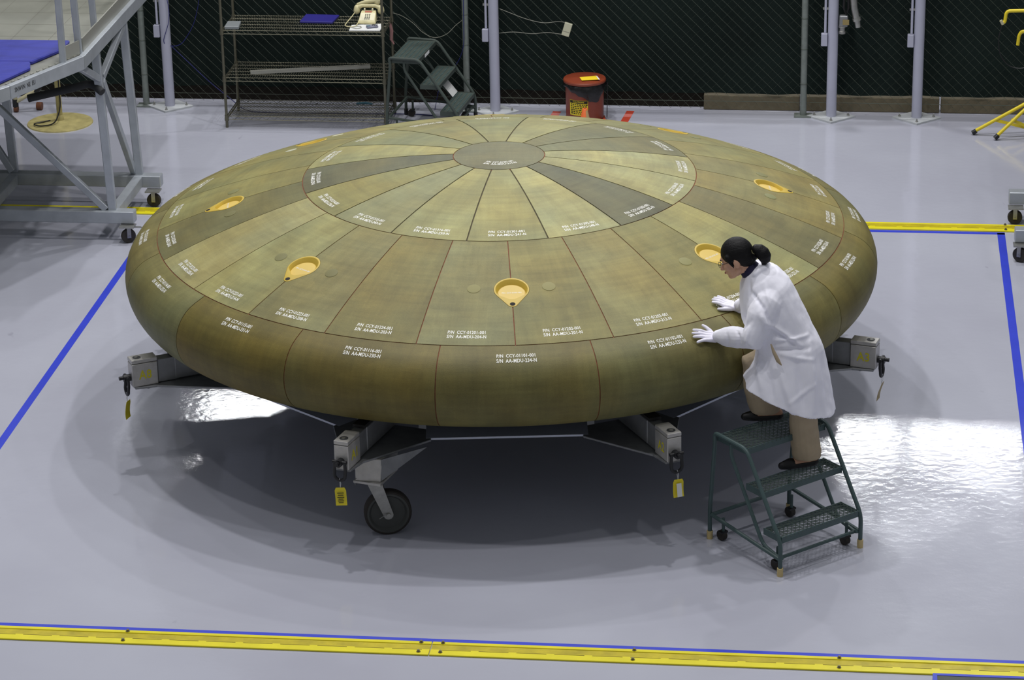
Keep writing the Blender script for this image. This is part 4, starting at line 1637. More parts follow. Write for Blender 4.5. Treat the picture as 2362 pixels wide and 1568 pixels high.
cable('cable', [B(-1.78, FV - 0.14, 0.93), B(-1.70, FV - 0.05, 0.88), B(-1.60, FV - 0.02, 0.80), B(-1.53, FV - 0.02, 0.72), B(-1.42, FV - 0.02, 0.66), B(-1.30, FV - 0.02, 0.70), B(-1.22, FV - 0.02, 0.79), B(-1.15, FV - 0.02, 0.84), B(-1.12, FV - 0.02, 0.99)], 0.0028, 'cable_white', 'thin grey cable sagging between the shelf and the galvanised post')
cable('cable', [B(-3.85, FV - 0.13, 1.2), B(-3.80, FV - 0.13, 0.86), B(-3.90, FV - 0.13, 0.60), B(-3.75, FV - 0.05, 0.56), B(-3.62, FV - 0.02, 0.75), B(-3.55, FV - 0.02, 1.0), B(-3.56, FV - 0.02, 1.2)], 0.003, 'cable_blue', 'thin blue cable looped on the fence beside the leftmost column')
cable('cable', [B(-3.84, FV - 0.02, 0.56), B(-3.70, FV - 0.02, 0.42), B(-3.50, FV - 0.02, 0.22), B(-3.30, FV - 0.03, 0.06), B(-3.15, 6.5, 0.005), B(-2.8, 6.45, 0.005), B(-1.6, 6.5, 0.005), B(-1.4, 6.46, 0.005)], 0.004, 'cable_blue', 'blue cable drooping down the fence and along the floor under the shelf')
cable('cable', [B(-1.135, FV - 0.085, 1.2), B(-1.14, FV - 0.085, 0.62), B(-1.20, FV - 0.03, 0.45), B(-1.38, FV - 0.03, 0.25), B(-1.42, FV - 0.1, 0.02)], 0.003, 'cable_blue', 'thin blue cable hanging down the galvanised post behind the step ladder')

# hose couplings on the third column
hc = thing('hose_coupling', B(2.26, 6.58, 0.9), BAY_ROT, 'grey air-hose couplings with tan label hanging beside a column', 'hose coupling')
m = MB()
m.box(B(2.235, 6.57, 0.900), (0.075, 0.06, 0.10), BAY_ROT)
hb = m.build('valve_body', 'dull_steel', hc, smooth=0, bevel=0.008)
m = MB()
m.box(B(2.255, 6.535, 0.895), (0.055, 0.006, 0.045), BAY_ROT)
m.build('tan_label', 'label_tan', hc, smooth=0)
m = MB()
m.lathe([(0.03, 0), (0.03, 0.02), (0.024, 0.024), (0.024, 0.05), (0.031, 0.054), (0.031, 0.07), (0.001, 0.07)], c=B(2.225, 6.57, 0.785), n=18)
m.lathe([(0.03, 0), (0.001, 0)], c=B(2.225, 6.57, 0.785), n=18)
m.build('lower_coupling', 'zinc', hc)
m = MB()
m.tube([B(2.30, 6.56, 1.25), B(2.325, 6.56, 1.02), B(2.345, 6.56, 0.93)], [0.030, 0.030, 0.031], 14)
m.tube([B(2.345, 6.56, 0.93), B(2.352, 6.56, 0.905)], [0.038, 0.038], 14)
m.tube([B(2.352, 6.56, 0.905), B(2.362, 6.56, 0.845)], [0.028, 0.024], 14)
m.build('hose_nozzle', 'zinc', hc)
m = MB()
m.tube([B(2.24, 6.56, 1.25), B(2.235, 6.56, 1.02), B(2.255, 6.56, 0.955), B(2.275, 6.56, 1.02), B(2.27, 6.56, 1.2)], 0.012, 8)
m.build('black_loop', 'cable_black', hc)

# ------------------------------------------------------------------ yellow tripod work-light stand at the right edge
YS = B(3.93, 6.16, 0)
ys = thing('work_light_stand', YS, BAY_ROT, 'yellow tubular work-light tripod at the right by the fence', 'work light')
m = MB()
m.cyl(B(3.93, 6.16, 0.30), B(3.93, 6.16, 1.5), 0.017, 12)
pole = m.build('pole', 'stand_yellow', ys)
for (u, v) in ((3.378, 6.164), (3.565, 6.02), (4.45, 6.05)):
    m = MB()
    m.cyl(B(u, v, 0.025), B(3.93, 6.16, 0.36), 0.0155, 12)
    lg = m.build('leg', 'stand_yellow', ys)
    m = MB()
    d_ = (B(3.93, 6.16, 0.36) - B(u, v, 0.025)).normalized()
    m.cyl(B(u, v, 0.020) - d_ * 0.005, B(u, v, 0.020) + d_ * 0.035, 0.021, 12)
    m.build('foot_cap', 'black_steel', lg)
m = MB()
m.bar(B(3.56, 6.16, 0.14), B(3.91, 6.15, 0.06), 0.008, 0.026)
m.build('brace', 'stand_yellow', ys, smooth=0)
m = MB()
m.bar(B(3.70, 6.08, 0.17), B(3.91, 6.15, 0.06), 0.008, 0.026)
m.build('brace', 'stand_yellow', ys, smooth=0)
m = MB()
m.box(B(3.93, 6.16, 0.35), (0.05, 0.05, 0.06), BAY_ROT)
m.build('leg_hub', 'black_steel', ys, smooth=0, bevel=0.006)
m = MB()
m.box(B(3.93, 6.16, 0.06), (0.05, 0.05, 0.05), BAY_ROT)
m.build('lower_hub', 'black_steel', ys, smooth=0, bevel=0.006)
m = MB()
m.tube(fillet([B(3.93, 6.16, 1.125), B(3.62, 6.16, 1.115), B(3.61, 6.16, 1.02), B(3.585, 6.155, 1.005)], 0.035, 6), 0.015, 10)
m.build('cord_hook', 'stand_yellow', ys)
m = MB()
m.cyl(B(3.575, 6.15, 1.035), B(3.595, 6.15, 1.0), 0.014, 10)
m.build('hook_tip', 'pipe_cream', ys)
m = MB()
m.tube(fillet([B(3.93, 6.16, 0.945), B(3.755, 6.16, 0.935), B(3.735, 6.16, 0.90), B(3.728, 6.16, 0.815)], 0.03, 6), 0.015, 10)
m.build('cord_hook', 'stand_yellow', ys)
m = MB()
m.box(B(3.85, 6.12, 1.04), (0.10, 0.05, 0.10), BAY_ROT)
m.build('switch_box', 'gadget_grey', ys, smooth=0, bevel=0.005)
m = MB()
m.tube(fillet([B(3.585, 6.15, 0.99), B(3.56, 6.17, 0.86), B(3.58, 6.17, 0.72), B(3.66, 6.17, 0.62), B(3.78, 6.16, 0.60), B(3.92, 6.15, 0.70)], 0.06, 5), 0.0045, 6)
m.build('power_cord', 'cable_black', ys)

# ------------------------------------------------------------------ beige round-base stand and pipe stand beyond the platform
bs = thing('round_base_stand', Vector((-3.965, 6.61, 0)), 0, 'beige pedestal stand with a worn round base behind the platform', 'stand')
m = MB()
m.lathe([(0.001, 0.030), (0.04, 0.028), (0.27, 0.014), (0.292, 0.010), (0.296, 0.0)], c=(-3.965, 6.61, 0), n=48)
m.build('round_base', 'stand_beige', bs)
m = MB()
m.lathe([(0.036, 0.028), (0.030, 0.07), (0.026, 0.075), (0.026, 1.15), (0.001, 1.15)], c=(-3.965, 6.62, 0), n=18)
m.build('post', 'stand_beige', bs)
m = MB()
m.tube(fillet([(-3.95, 6.59, 0.6), (-3.945, 6.585, 0.15), (-3.99, 6.48, 0.03), (-4.12, 6.42, 0.03), (-4.20, 6.50, 0.03), (-4.05, 6.60, 0.03)], 0.08, 5), 0.006, 6)
m.build('cord', 'cable_black', bs)
pst = thing('pipe_stand', B(-5.29, 6.45, 0), BAY_ROT, 'small cream pipe stand with black joints and brown casters at the far left', 'pipe stand')
m = MB()
m.cyl(B(-5.255, 6.38, 0.11), B(-5.26, 6.38, 0.55), 0.020, 12)
m.build('upright_pipe', 'pipe_cream', pst)
m = MB()
m.cyl(B(-5.24, 6.38, 0.10), B(-5.06, 6.42, 0.20), 0.019, 12)
m.build('slanted_pipe', 'pipe_cream', pst)
m = MB()
m.cyl(B(-5.255, 6.38, 0.05), B(-5.255, 6.38, 0.12), 0.027, 12)
m.cyl(B(-5.07, 6.42, 0.18), B(-5.03, 6.42, 0.23), 0.027, 12)
m.build('joints', 'black_steel', pst)
m = MB()
m.cyl(B(-5.27, 6.38, 0.030), B(-5.235, 6.38, 0.030), 0.030, 16)
m.build('caster_wheel', 'brown_wheel', pst)
m = MB()
m.cyl(B(-5.08, 6.46, 0.036), B(-5.03, 6.46, 0.036), 0.036, 16)
m.build('caster_wheel', 'brown_wheel', pst)

# ================================================================== ROLLING WORK PLATFORMS (left one with deck in view, right one mostly out of frame)
def platform(sx, uc, label, pads):
    def Q(u, v, z):
        return B(uc + sx * (u - uc), v, z)
    pf = thing('work_platform', Q(-4.3, 3.5, 0), BAY_ROT, label, 'work platform')
    # base beams along the bay
    m = MB()
    m.bar(Q(-6.2, 3.03, 0.195), Q(-3.315, 3.03, 0.195), 0.10, 0.10)
    m.build('base_beam', 'frame_alu', pf, smooth=0, bevel=0.006)
    m = MB()
    m.bar(Q(-6.2, 3.93, 0.195), Q(-3.310, 3.93, 0.195), 0.10, 0.10)
    m.build('base_beam', 'frame_alu', pf, smooth=0, bevel=0.006)
    for u in (-3.50, -4.55, -6.1):
        m = MB()
        m.bar(Q(u, 3.08, 0.195), Q(u, 3.88, 0.195), 0.075, 0.09)
        m.build('cross_beam', 'frame_alu', pf, smooth=0, bevel=0.005)
    # legs
    for (u, v, du) in ((-3.50, 3.05, -0.045), (-3.50, 3.95, -0.05), (-4.56, 3.95, -0.04), (-6.1, 3.05, 0), (-6.1, 3.95, 0)):
        m = MB()
        m.bar(Q(u, v, 0.24), Q(u + du, v, 1.545), 0.065, 0.065, up=(0, 1, 0))
        m.build('leg', 'frame_alu', pf, smooth=0, bevel=0.005)
    # diagonal braces
    br = [((-3.545, 3.03, 0.25), (-4.36, 3.03, 1.08)), ((-3.545, 3.95, 0.25), (-3.53, 3.12, 1.29)), ((-4.56, 3.90, 0.26), (-4.95, 3.90, 0.95)),
          ((-3.53, 3.86, 1.53), (-3.53, 3.13, 1.31)), ((-3.56, 2.64, 1.53), (-3.53, 3.10, 1.29))]
    for a, b in br:
        m = MB()
        m.bar(Q(*a), Q(*b), 0.045, 0.055)
        m.build('brace', 'frame_alu', pf, smooth=0, bevel=0.004)
    m = MB()
    m.bar(Q(-4.36, 3.03, 1.08), Q(-4.80, 3.03, 1.53), 0.045, 0.055)
    m.build('brace', 'frame_alu', pf, smooth=0, bevel=0.004)
    # deck
    deck_poly = [(-6.2, 1.2), (-4.05, 1.45), (-3.875, 1.745), (-3.53, 2.56), (-3.54, 5.1), (-6.2, 5.1)]
    m = MB()
    m.prism([tuple(Q(u, v, 0)[:2]) for u, v in (deck_poly if sx > 0 else deck_poly[::-1])], 1.605, 1.640)
    dk = m.build('deck_plate', 'deck_grey', pf, smooth=0)
    for v in (3.10, 3.45, 3.80, 4.15, 4.50):
        m = MB()
        m.bar(Q(-6.15, v, 1.6403), Q(-3.56, v, 1.6403), 0.006, 0.0012)
        m.build('deck_joint', 'deck_joint', dk, smooth=0)
    for i in range(8):
        u = -6.0 + 0.3 * i
        m = MB()
        m.bar(Q(u, 2.95, 1.6403), Q(u, 5.08, 1.6403), 0.006, 0.0012)
        m.build('deck_joint', 'deck_joint', dk, smooth=0)
    edge = [(-6.2, 1.18), (-4.04, 1.43), (-3.86, 1.735), (-3.515, 2.55), (-3.525, 5.1)]
    for a, b in zip(edge[:-1], edge[1:]):
        m = MB()
        m.bar(Q(a[0], a[1], 1.597), Q(b[0], b[1], 1.597), 0.045, 0.105)
        m.build('edge_beam', 'frame_alu', pf, smooth=0, bevel=0.004)
    # perforated edge strip: row of bright slots
    m = MB()
    a, b = Vector((-3.86, 1.735)), Vector((-3.515, 2.55))
    for i in range(12):
        p = a.lerp(b, (i + 0.5) / 12) + Vector((-0.035, 0.012))
        d_ = (b - a).normalized() * 0.016
        m.bar(Q(p.x - d_.x, p.y - d_.y, 1.650), Q(p.x + d_.x, p.y + d_.y, 1.650), 0.014, 0.006)
    m.build('edge_slots', 'strip_metal', dk, smooth=0)['kind'] = 'stuff'
    # kick plate and guard-rail posts along the side
    m = MB()
    m.bar(Q(-3.535, 2.66, 1.70), Q(-3.545, 5.1, 1.70), 0.010, 0.11)
    m.build('kick_plate', 'strip_metal', pf, smooth=0)
    m = MB()
    m.bar(Q(-3.62, 2.40, 1.70), Q(-3.545, 2.60, 1.70), 0.010, 0.11)
    m.build('kick_plate', 'strip_metal', pf, smooth=0)
    for (u, v, uo) in ((-3.615, 2.38, 0.0), (-3.555, 2.63, -0.03), (-3.56, 3.13, -0.02), (-3.56, 4.2, 0)):
        m = MB()
        m.bar(Q(u, v, 1.64), Q(u + uo, v, 2.70), 0.048, 0.048, up=(0, 1, 0))
        m.build('guard_post', 'frame_alu', pf, smooth=0, bevel=0.004)
    m = MB()
    m.bar(Q(-3.615, 2.38, 2.68), Q(-3.58, 3.13, 2.68), 0.045, 0.045)
    m.bar(Q(-3.58, 3.13, 2.68), Q(-3.56, 4.22, 2.68), 0.045, 0.045)
    m.build('guard_rail', 'frame_alu', pf, smooth=0)
    # foam-wrapped handle under the deck edge
    m = MB()
    m.tube(fillet([Q(-4.10, 3.00, 1.165), Q(-3.94, 3.02, 1.20), Q(-3.73, 3.05, 1.245), Q(-3.60, 3.06, 1.282), Q(-3.50, 3.00, 1.225)], 0.06, 4), 0.031, 14)
    m.build('foam_handle', 'foam_black', pf)
    # casters
    for (v, sw) in ((2.96, 0.5), (3.84, 0.0)):
        cu = -3.365
        m = MB()
        m.bar(Q(cu - 0.06, v, 0.135), Q(cu + 0.06, v, 0.135), 0.10, 0.010)
        cp_ = m.build('caster_plate', 'zinc', pf, smooth=0)
        ax = Q(cu + 0.005, v - 0.01, 0.058)
        dd = Vector((math.cos(BAY_ROT + sw * sx), math.sin(BAY_ROT + sw * sx), 0))
        s_ = Vector((-dd.y, dd.x, 0))
        for sd in (-1, 1):
            m = MB()
            m.bar(ax + s_ * sd * 0.026 + Vector((0, 0, -0.012)), ax + s_ * sd * 0.026 + Vector((0, 0, 0.072)), 0.032, 0.005, up=s_)
            m.build('caster_fork', 'zinc', cp_, smooth=0)
        m = MB()
        m.cyl(ax - s_ * 0.034, ax + s_ * 0.034, 0.008, 8)
        m.build('caster_axle', 'zinc', cp_)
        axm = Matrix((dd, Vector((0, 0, 1)), s_)).transposed()
        m = MB()
        m.lathe([(0.008, -0.018), (0.040, -0.020), (0.052, -0.019), (0.058, -0.012), (0.058, 0.012), (0.052, 0.019), (0.040, 0.020), (0.008, 0.018)], c=ax, n=28, axis=axm)
        m.build('caster_wheel', 'rubber', cp_, smooth=30)
        if sw:
            m = MB()
            m.bar(ax + dd * 0.02 + Vector((0, 0, 0.07)), ax + dd * 0.11 + Vector((0, 0, 0.055)), 0.03, 0.006)
            m.build('brake_pedal', 'zinc', cp_, smooth=0)
    if pads:
        # stencilled marking on the deck edge
        a3, b3 = Q(-3.86, 1.735, 0), Q(-3.515, 2.55, 0)
        ex_ = (b3 - a3).normalized()
        nn2 = Vector((ex_.y, -ex_.x, 0))
        text_on('stencil_text', 'SNWVN NE EU', a3.lerp(b3, 0.19) + Vector((0, 0, 1.604)) + nn2 * 0.0225, ex_, (0, 0, 1), 0.24, 0.036, 'dark_plate', pf, off=0.0008)
    return pf
platform(1, 0.136, 'aluminium rolling work platform with blue pads at the left edge', True)
platform(-1, 0.136, 'aluminium rolling platform whose base corners enter at the right edge', False)

# blue padded mats on the deck
def pad(name, poly, label):
    cx = sum(p[0] for p in poly) / len(poly)
    cy = sum(p[1] for p in poly) / len(poly)
    m = MB()
    m.prism([tuple(B(u, v)[:2]) for u, v in poly], 1.6415, 1.672)
    return tag(m.build(name, 'tarp_blue', None, smooth=0, bevel=0.008), label, 'pad', 'blue deck pads')
pad('deck_pad', [(-5.6, 2.30), (-3.835, 2.31), (-3.70, 2.66), (-3.70, 2.90), (-5.6, 2.88)], 'blue vinyl pad on the platform deck, larger one against the guard post')
pad('deck_pad', [(-5.6, 1.55), (-4.00, 1.66), (-3.93, 1.78), (-3.805, 2.15), (-3.845, 2.295), (-5.6, 2.285)], 'blue vinyl pad on the platform deck, nearer one by the marked edge')

# ================================================================== THE PERSON
person = thing('person', (1.72, -2.25, 0.48), 0, 'person in white lab coat, khaki trousers and gloves leaning over the shield on the ladder', 'person')
# head frame
HC = Vector((1.405, -2.10, 1.752))
yaw, pitch = math.radians(14), math.radians(21)
hf = Vector((-math.cos(yaw) * math.cos(pitch), math.sin(yaw) * math.cos(pitch), -math.sin(pitch)))
hl = Vector((-math.sin(yaw), -math.cos(yaw), 0))         # her left, towards the camera
hu = hf.cross(hl) * -1
if hu.z < 0:
    hu = -hu
def H(f, l, u):
    return HC + hf * f + hl * l + hu * u
# --- body: one continuous skin surface
b = MB()
b.ellipsoid(H(-0.005, 0, 0.012), [hf * 0.094, hl * 0.074, hu * 0.098], 20, 14)          # skull
b.ellipsoid(H(0.030, 0, -0.045), [hf * 0.060, hl * 0.058, hu * 0.068], 16, 10)          # face
b.limb([H(0.030, 0, -0.075), H(0.066, 0, -0.100)], [0.038, 0.021], 12)                  # chin
b.limb([H(-0.005, 0.045, -0.060), H(0.05, 0.020, -0.098)], [0.022, 0.018], 10)          # jaw sides
b.limb([H(-0.005, -0.045, -0.060), H(0.05, -0.020, -0.098)], [0.022, 0.018], 10)
b.limb([H(0.083, 0, -0.008), H(0.096, 0, -0.030), H(0.106, 0, -0.044)], [0.009, 0.011, 0.012], 10)   # nose
b.ellipsoid(H(0.094, 0.010, -0.047), [hf * 0.010, hl * 0.008, hu * 0.008], 10, 6)
b.ellipsoid(H(0.094, -0.010, -0.047), [hf * 0.010, hl * 0.008, hu * 0.008], 10, 6)
b.limb([H(0.082, -0.030, 0.016), H(0.089, 0, 0.014), H(0.082, 0.030, 0.016)], [0.008, 0.010, 0.008], 8)  # brow
b.ellipsoid(H(0.084, 0, -0.068), [hf * 0.013, hl * 0.022, hu * 0.007], 12, 6)           # lips
b.ellipsoid(H(0.081, 0, -0.079), [hf * 0.012, hl * 0.019, hu * 0.007], 12, 6)
for sd in (-1, 1):                                                                     # ears, cheeks
    b.ellipsoid(H(-0.010, 0.076 * sd, -0.018), [(hf * 0.9 + hl * 0.35 * sd) * 0.020, (hl * sd - hf * 0.3) * 0.010, hu * 0.032], 12, 8)
    b.ellipsoid(H(0.058, 0.036 * sd, -0.032), [hf * 0.026, hl * 0.022, hu * 0.024], 12, 8)
NB = Vector((1.53, -2.11, 1.645))
b.limb([H(-0.030, 0, -0.055), H(-0.045, 0, -0.10), NB], [0.052, 0.048, 0.055], 14)       # neck
LSH, RSH = Vector((1.600, -2.265, 1.575)), Vector((1.555, -1.965, 1.545))
PEL = Vector((1.77, -2.215, 1.23))
b.limb([NB, (LSH + RSH) / 2 + Vector((0.02, 0, -0.03)), Vector((1.68, -2.17, 1.42)), PEL], [0.055, 0.085, 0.085, 0.085], 16)
b.limb([LSH, (LSH + RSH) / 2, RSH], [0.040, 0.06, 0.040], 12)
LEL, LWR = Vector((1.492, -2.345, 1.335)), Vector((1.300, -2.125, 1.258))
REL, RWR = Vector((1.570, -1.87, 1.39)), Vector((1.452, -1.815, 1.342))
b.limb([LSH, LEL, LWR], [0.038, 0.034, 0.024], 12)
b.limb([RSH, REL, RWR], [0.038, 0.034, 0.024], 12)
LHP, RHP = PEL + Vector((0.01, -0.085, -0.02)), PEL + Vector((-0.02, 0.085, -0.02))
LKN, LAN = Vector((1.790, -2.325, 0.88)), Vector((1.825, -2.315, 0.545))
RKN, RAN = Vector((1.512, -2.105, 1.060)), Vector((1.625, -2.120, 0.775))
b.limb([LHP, LKN, LAN, LAN + Vector((0.005, 0, -0.04))], [0.06, 0.048, 0.030, 0.030], 12)
b.limb([RHP, RKN, RAN, RAN + Vector((0.005, 0, -0.035))], [0.06, 0.050, 0.030, 0.030], 12)
LFD = Vector((-0.955, -0.30, 0)).normalized()
RFD = Vector((-0.998, -0.05, 0)).normalized()
LSOLE, RSOLE = 0.4815, 0.7085
def foot(mb, an, fd, z, grow=0.0):
    heel = Vector((an.x, an.y, z)) - fd * 0.045
    mb.limb([heel + Vector((0, 0, 0.040)), heel + fd * 0.07 + Vector((0, 0, 0.040)), heel + fd * 0.15 + Vector((0, 0, 0.028)), heel + fd * 0.195 + Vector((0, 0, 0.022))], [0.028 + grow, 0.031 + grow, 0.029 + grow, 0.020 + grow], 12)
foot(b, LAN, LFD, LSOLE)
foot(b, RAN, RFD, RSOLE)
remeshed('body', b, 0.0042, 4, 'skin', person)
# --- hair
hr = MB()
hr.ellipsoid(H(-0.016, 0, 0.026), [hf * 0.100, hl * 0.083, hu * 0.098], 24, 16)
hr.ellipsoid(H(-0.052, 0, 0.000), [hf * 0.062, hl * 0.074, hu * 0.080], 20, 12)
hr.limb([H(-0.07, 0, -0.03), H(-0.10, 0, -0.02)], [0.05, 0.032], 14)
for sd in (-1, 1):
    hr.limb([H(0.030, 0.066 * sd, 0.030), H(0.022, 0.074 * sd, -0.010), H(0.016, 0.074 * sd, -0.038)], [0.022, 0.010, 0.004], 10)
remeshed('hair', hr, 0.0042, 3, 'hair_black', person, edit=None)
pt = MB()
pt.limb([H(-0.108, 0.0, 0.008), H(-0.130, 0.004, 0.014), H(-0.150, 0.008, 0.004), H(-0.164, 0.010, -0.018), H(-0.168, 0.012, -0.042), H(-0.162, 0.012, -0.066), H(-0.150, 0.012, -0.082)], [0.020, 0.031, 0.039, 0.043, 0.042, 0.033, 0.016], 20)
remeshed('ponytail', pt, 0.0036, 8, 'hair_black', person)
m = MB()
q0, q1 = H(-0.104, 0.0, 0.006), H(-0.118, 0.002, 0.010)
m.tube([q0, q1], 0.0275, 18)
m.build('hair_tie', 'hair_tie', person)
# --- face details
m = MB()
for sd in (-1, 1):
    m.ellipsoid(H(0.0835, 0.030 * sd, -0.004), [hf * 0.007, hl * 0.012, hu * 0.0055], 10, 6)
m.build('eyes', 'eye_white', person)
m = MB()
for sd in (-1, 1):
    m.ellipsoid(H(0.0895, 0.030 * sd, -0.005), [hf * 0.002, hl * 0.0045, hu * 0.0045], 10, 6)
    m.limb([H(0.090, 0.014 * sd, 0.018), H(0.088, 0.036 * sd, 0.021), H(0.078, 0.048 * sd, 0.016)], [0.0030, 0.0035, 0.002], 6)
m.build('irises_and_brows', 'hair_black', person)
m = MB()
m.ellipsoid(H(0.0935, 0, -0.0715), [hf * 0.006, hl * 0.019, hu * 0.0065], 12, 6)
m.build('lips', 'lip', person)
gl = MB()
for sd in (-1, 1):
    cx = H(0.103, 0.031 * sd, -0.006)
    gl.tube([cx + hl * 0.024 * math.cos(t) + hu * 0.016 * math.sin(t) for t in np.linspace(0, 2 * PI, 20, endpoint=False)], 0.0015, 6, closed=True)
    gl.tube([H(0.102, 0.055 * sd, -0.002), H(0.06, 0.076 * sd, 0.002), H(-0.005, 0.082 * sd, 0.004)], 0.0018, 6)
gl.tube([H(0.103, -0.008, -0.004), H(0.106, 0, -0.002), H(0.103, 0.008, -0.004)], 0.0015, 6)
gl.build('glasses', 'glasses_black', person)
# --- shirt collar at the neck
m = MB()
m.limb([NB + Vector((-0.045, 0.0, 0.035)), NB + Vector((0.0, 0, -0.02))], [0.062, 0.075], 18)
m.build('shirt_collar', 'shirt_navy', person, smooth=60)
# --- trousers
tr = MB()
tr.limb([LHP, LKN, (LKN + LAN) / 2, LAN + Vector((0.0, 0, 0.030))], [0.078, 0.084, 0.086, 0.092], 18)
tr.limb([RHP, RKN, Vector((1.540, -2.110, 0.95)), Vector((1.588, -2.120, 0.795))], [0.078, 0.080, 0.088, 0.096], 18)
tr.ellipsoid(PEL, [Vector((0.09, 0, 0)), Vector((0, 0.12, 0)), Vector((0, 0, 0.09))], 18, 10)
def cached(me):
    n_ = len(me.vertices)
    a = np.empty(n_ * 3, dtype=np.float32)
    me.vertex_normals.foreach_get('vector', a)
    return a.reshape(-1, 3)
def trouser_edit(me):
    NN = cached(me)
    for v in me.vertices:
        for an, sole in ((LAN, LSOLE), (RAN, RSOLE)):
            if (Vector((v.co.x, v.co.y, 0)) - Vector((an.x, an.y, 0))).length < 0.17 and v.co.z < sole + 0.062:
                v.co.z = sole + 0.062
        p = v.co
        v.co = p + Vector(NN[v.index]) * (0.006 * noise.noise(Vector((p.x * 9, p.y * 9, p.z * 16))) + 0.004 * noise.noise(Vector((p.x * 24, p.y * 24, p.z * 9))))
remeshed('trousers', tr, 0.006, 3, 'khaki', person, edit=trouser_edit)
# --- ballet flats
for an, fd, z in ((LAN, LFD, LSOLE), (RAN, RFD, RSOLE)):
    s = MB()
    heel = Vector((an.x, an.y, z)) - fd * 0.045
    s.limb([heel + Vector((0, 0, 0.024)), heel + fd * 0.08 + Vector((0, 0, 0.020)), heel + fd * 0.155 + Vector((0, 0, 0.026)), heel + fd * 0.205 + Vector((0, 0, 0.022))], [0.034, 0.034, 0.037, 0.024], 14)
    def shoe_edit(me, z=z, heel=heel, fd=fd):
        for v in me.vertices:
            if v.co.z < z:
                v.co.z = z
            along = (v.co - heel).dot(fd)
            top = z + (0.034 if along < 0.13 else 0.062)
            if v.co.z > top:
                v.co.z = top
    remeshed('shoe', s, 0.004, 2, 'shoe_black', person, edit=shoe_edit)
# --- lab coat: lofted body + sleeves, fused into one cloth surface
secs = [((1.451, -2.12, 1.640), (1.520, -2.11, 1.716), 0.062), ((1.432, -2.12, 1.565), (1.640, -2.11, 1.700), 0.145),
        ((1.425, -2.14, 1.478), (1.716, -2.13, 1.636), 0.190), ((1.440, -2.17, 1.380), (1.774, -2.16, 1.525), 0.190),
        ((1.492, -2.20, 1.276), (1.850, -2.19, 1.374), 0.180), ((1.531, -2.22, 1.200), (1.912, -2.21, 1.255), 0.190),
        ((1.508, -2.24, 1.125), (1.944, -2.22, 1.118), 0.212), ((1.468, -2.25, 1.068), (1.966, -2.23, 0.985), 0.232),
        ((1.440, -2.26, 1.020), (1.992, -2.24, 0.842), 0.248)]
NS = 40
ct = MB()
vs, fs = [], []
def section(i):
    t = min(max(i, 0), len(secs) - 1.0001)
    k = int(t)
    f = t - k
    k2 = min(k + 1, len(secs) - 1)
    F = Vector(secs[k][0]).lerp(Vector(secs[k2][0]), f)
    Bk = Vector(secs[k][1]).lerp(Vector(secs[k2][1]), f)
    return F, Bk, secs[k][2] * (1 - f) + secs[k2][2] * f
NR = 34
for i in range(NR + 1):
    F, Bk, hw = section((len(secs) - 1) * i / NR)
    c = (F + Bk) / 2
    ax = (Bk - F) / 2
    lat = Vector((0.06, -1.0, 0)).normalized()
    skirt = max(0.0, (i / NR - 0.62) / 0.38)
    for k in range(NS):
        a = 2 * PI * k / NS
        ca, sa = math.cos(a), math.sin(a)
        e = 0.86
        px = math.copysign(abs(ca) ** e, ca)
        py = math.copysign(abs(sa) ** e, sa)
        fold = 1 + skirt * (0.035 * math.sin(5 * a + 0.7) + 0.02 * math.sin(9 * a + 2.0))
        p = c + ax * px * fold + lat * hw * py * fold
        if skirt > 0:
            p.z -= 0.055 * skirt * max(0, sa) * (0.35 + 0.65 * (1 + ca) / 2)     # near panel hangs lower
        vs.append(p)
for i in range(NR):
    for k in range(NS):
        k2 = (k + 1) % NS
        fs.append((i * NS + k, i * NS + k2, i * NS + NS + k2, i * NS + NS + k))
fs.append(tuple(range(NS - 1, -1, -1)))
fs.append(tuple(NR * NS + k for k in range(NS)))
ct.add(vs, fs)
ct.limb([LSH + Vector((0.03, 0.06, -0.01)), LSH + Vector((-0.01, -0.01, -0.055)), LSH.lerp(LEL, 0.55) + Vector((0.0, 0, 0)), LEL + Vector((-0.005, 0.0, -0.01)), LEL.lerp(LWR, 0.45) + Vector((0, 0, -0.004)), LEL.lerp(LWR, 0.80), LWR.lerp(LEL, 0.03)], [0.085, 0.095, 0.092, 0.078, 0.066, 0.057, 0.043], 18)
ct.limb([RSH + Vector((0.03, -0.06, -0.01)), RSH + Vector((-0.01, 0.01, -0.05)), RSH.lerp(REL, 0.6), REL, REL.lerp(RWR, 0.6), RWR.lerp(REL, 0.05)], [0.085, 0.090, 0.080, 0.066, 0.050, 0.040], 18)
# stand-and-fall collar
ct.tube([NB + Vector((-0.060, -0.055, 0.000)), NB + Vector((-0.02, -0.082, 0.030)), NB + Vector((0.035, -0.062, 0.055)), NB + Vector((0.055, 0, 0.062)), NB + Vector((0.035, 0.062, 0.055)), NB + Vector((-0.02, 0.082, 0.030)), NB + Vector((-0.060, 0.055, 0.0))], [0.010, 0.020, 0.024, 0.025, 0.024, 0.020, 0.010], 10)
def ridge(p, a, b_, w, h):
    """a crease or ridge running along the near panel between two (x, z) points"""
    dx, dz = b_[0] - a[0], b_[1] - a[1]
    t = max(0.0, min(1.0, ((p.x - a[0]) * dx + (p.z - a[1]) * dz) / (dx * dx + dz * dz)))
    q2 = (p.x - a[0] - dx * t) ** 2 + (p.z - a[1] - dz * t) ** 2
    return h * math.exp(-q2 / (w * w)) * math.sin(PI * (0.12 + 0.76 * t))
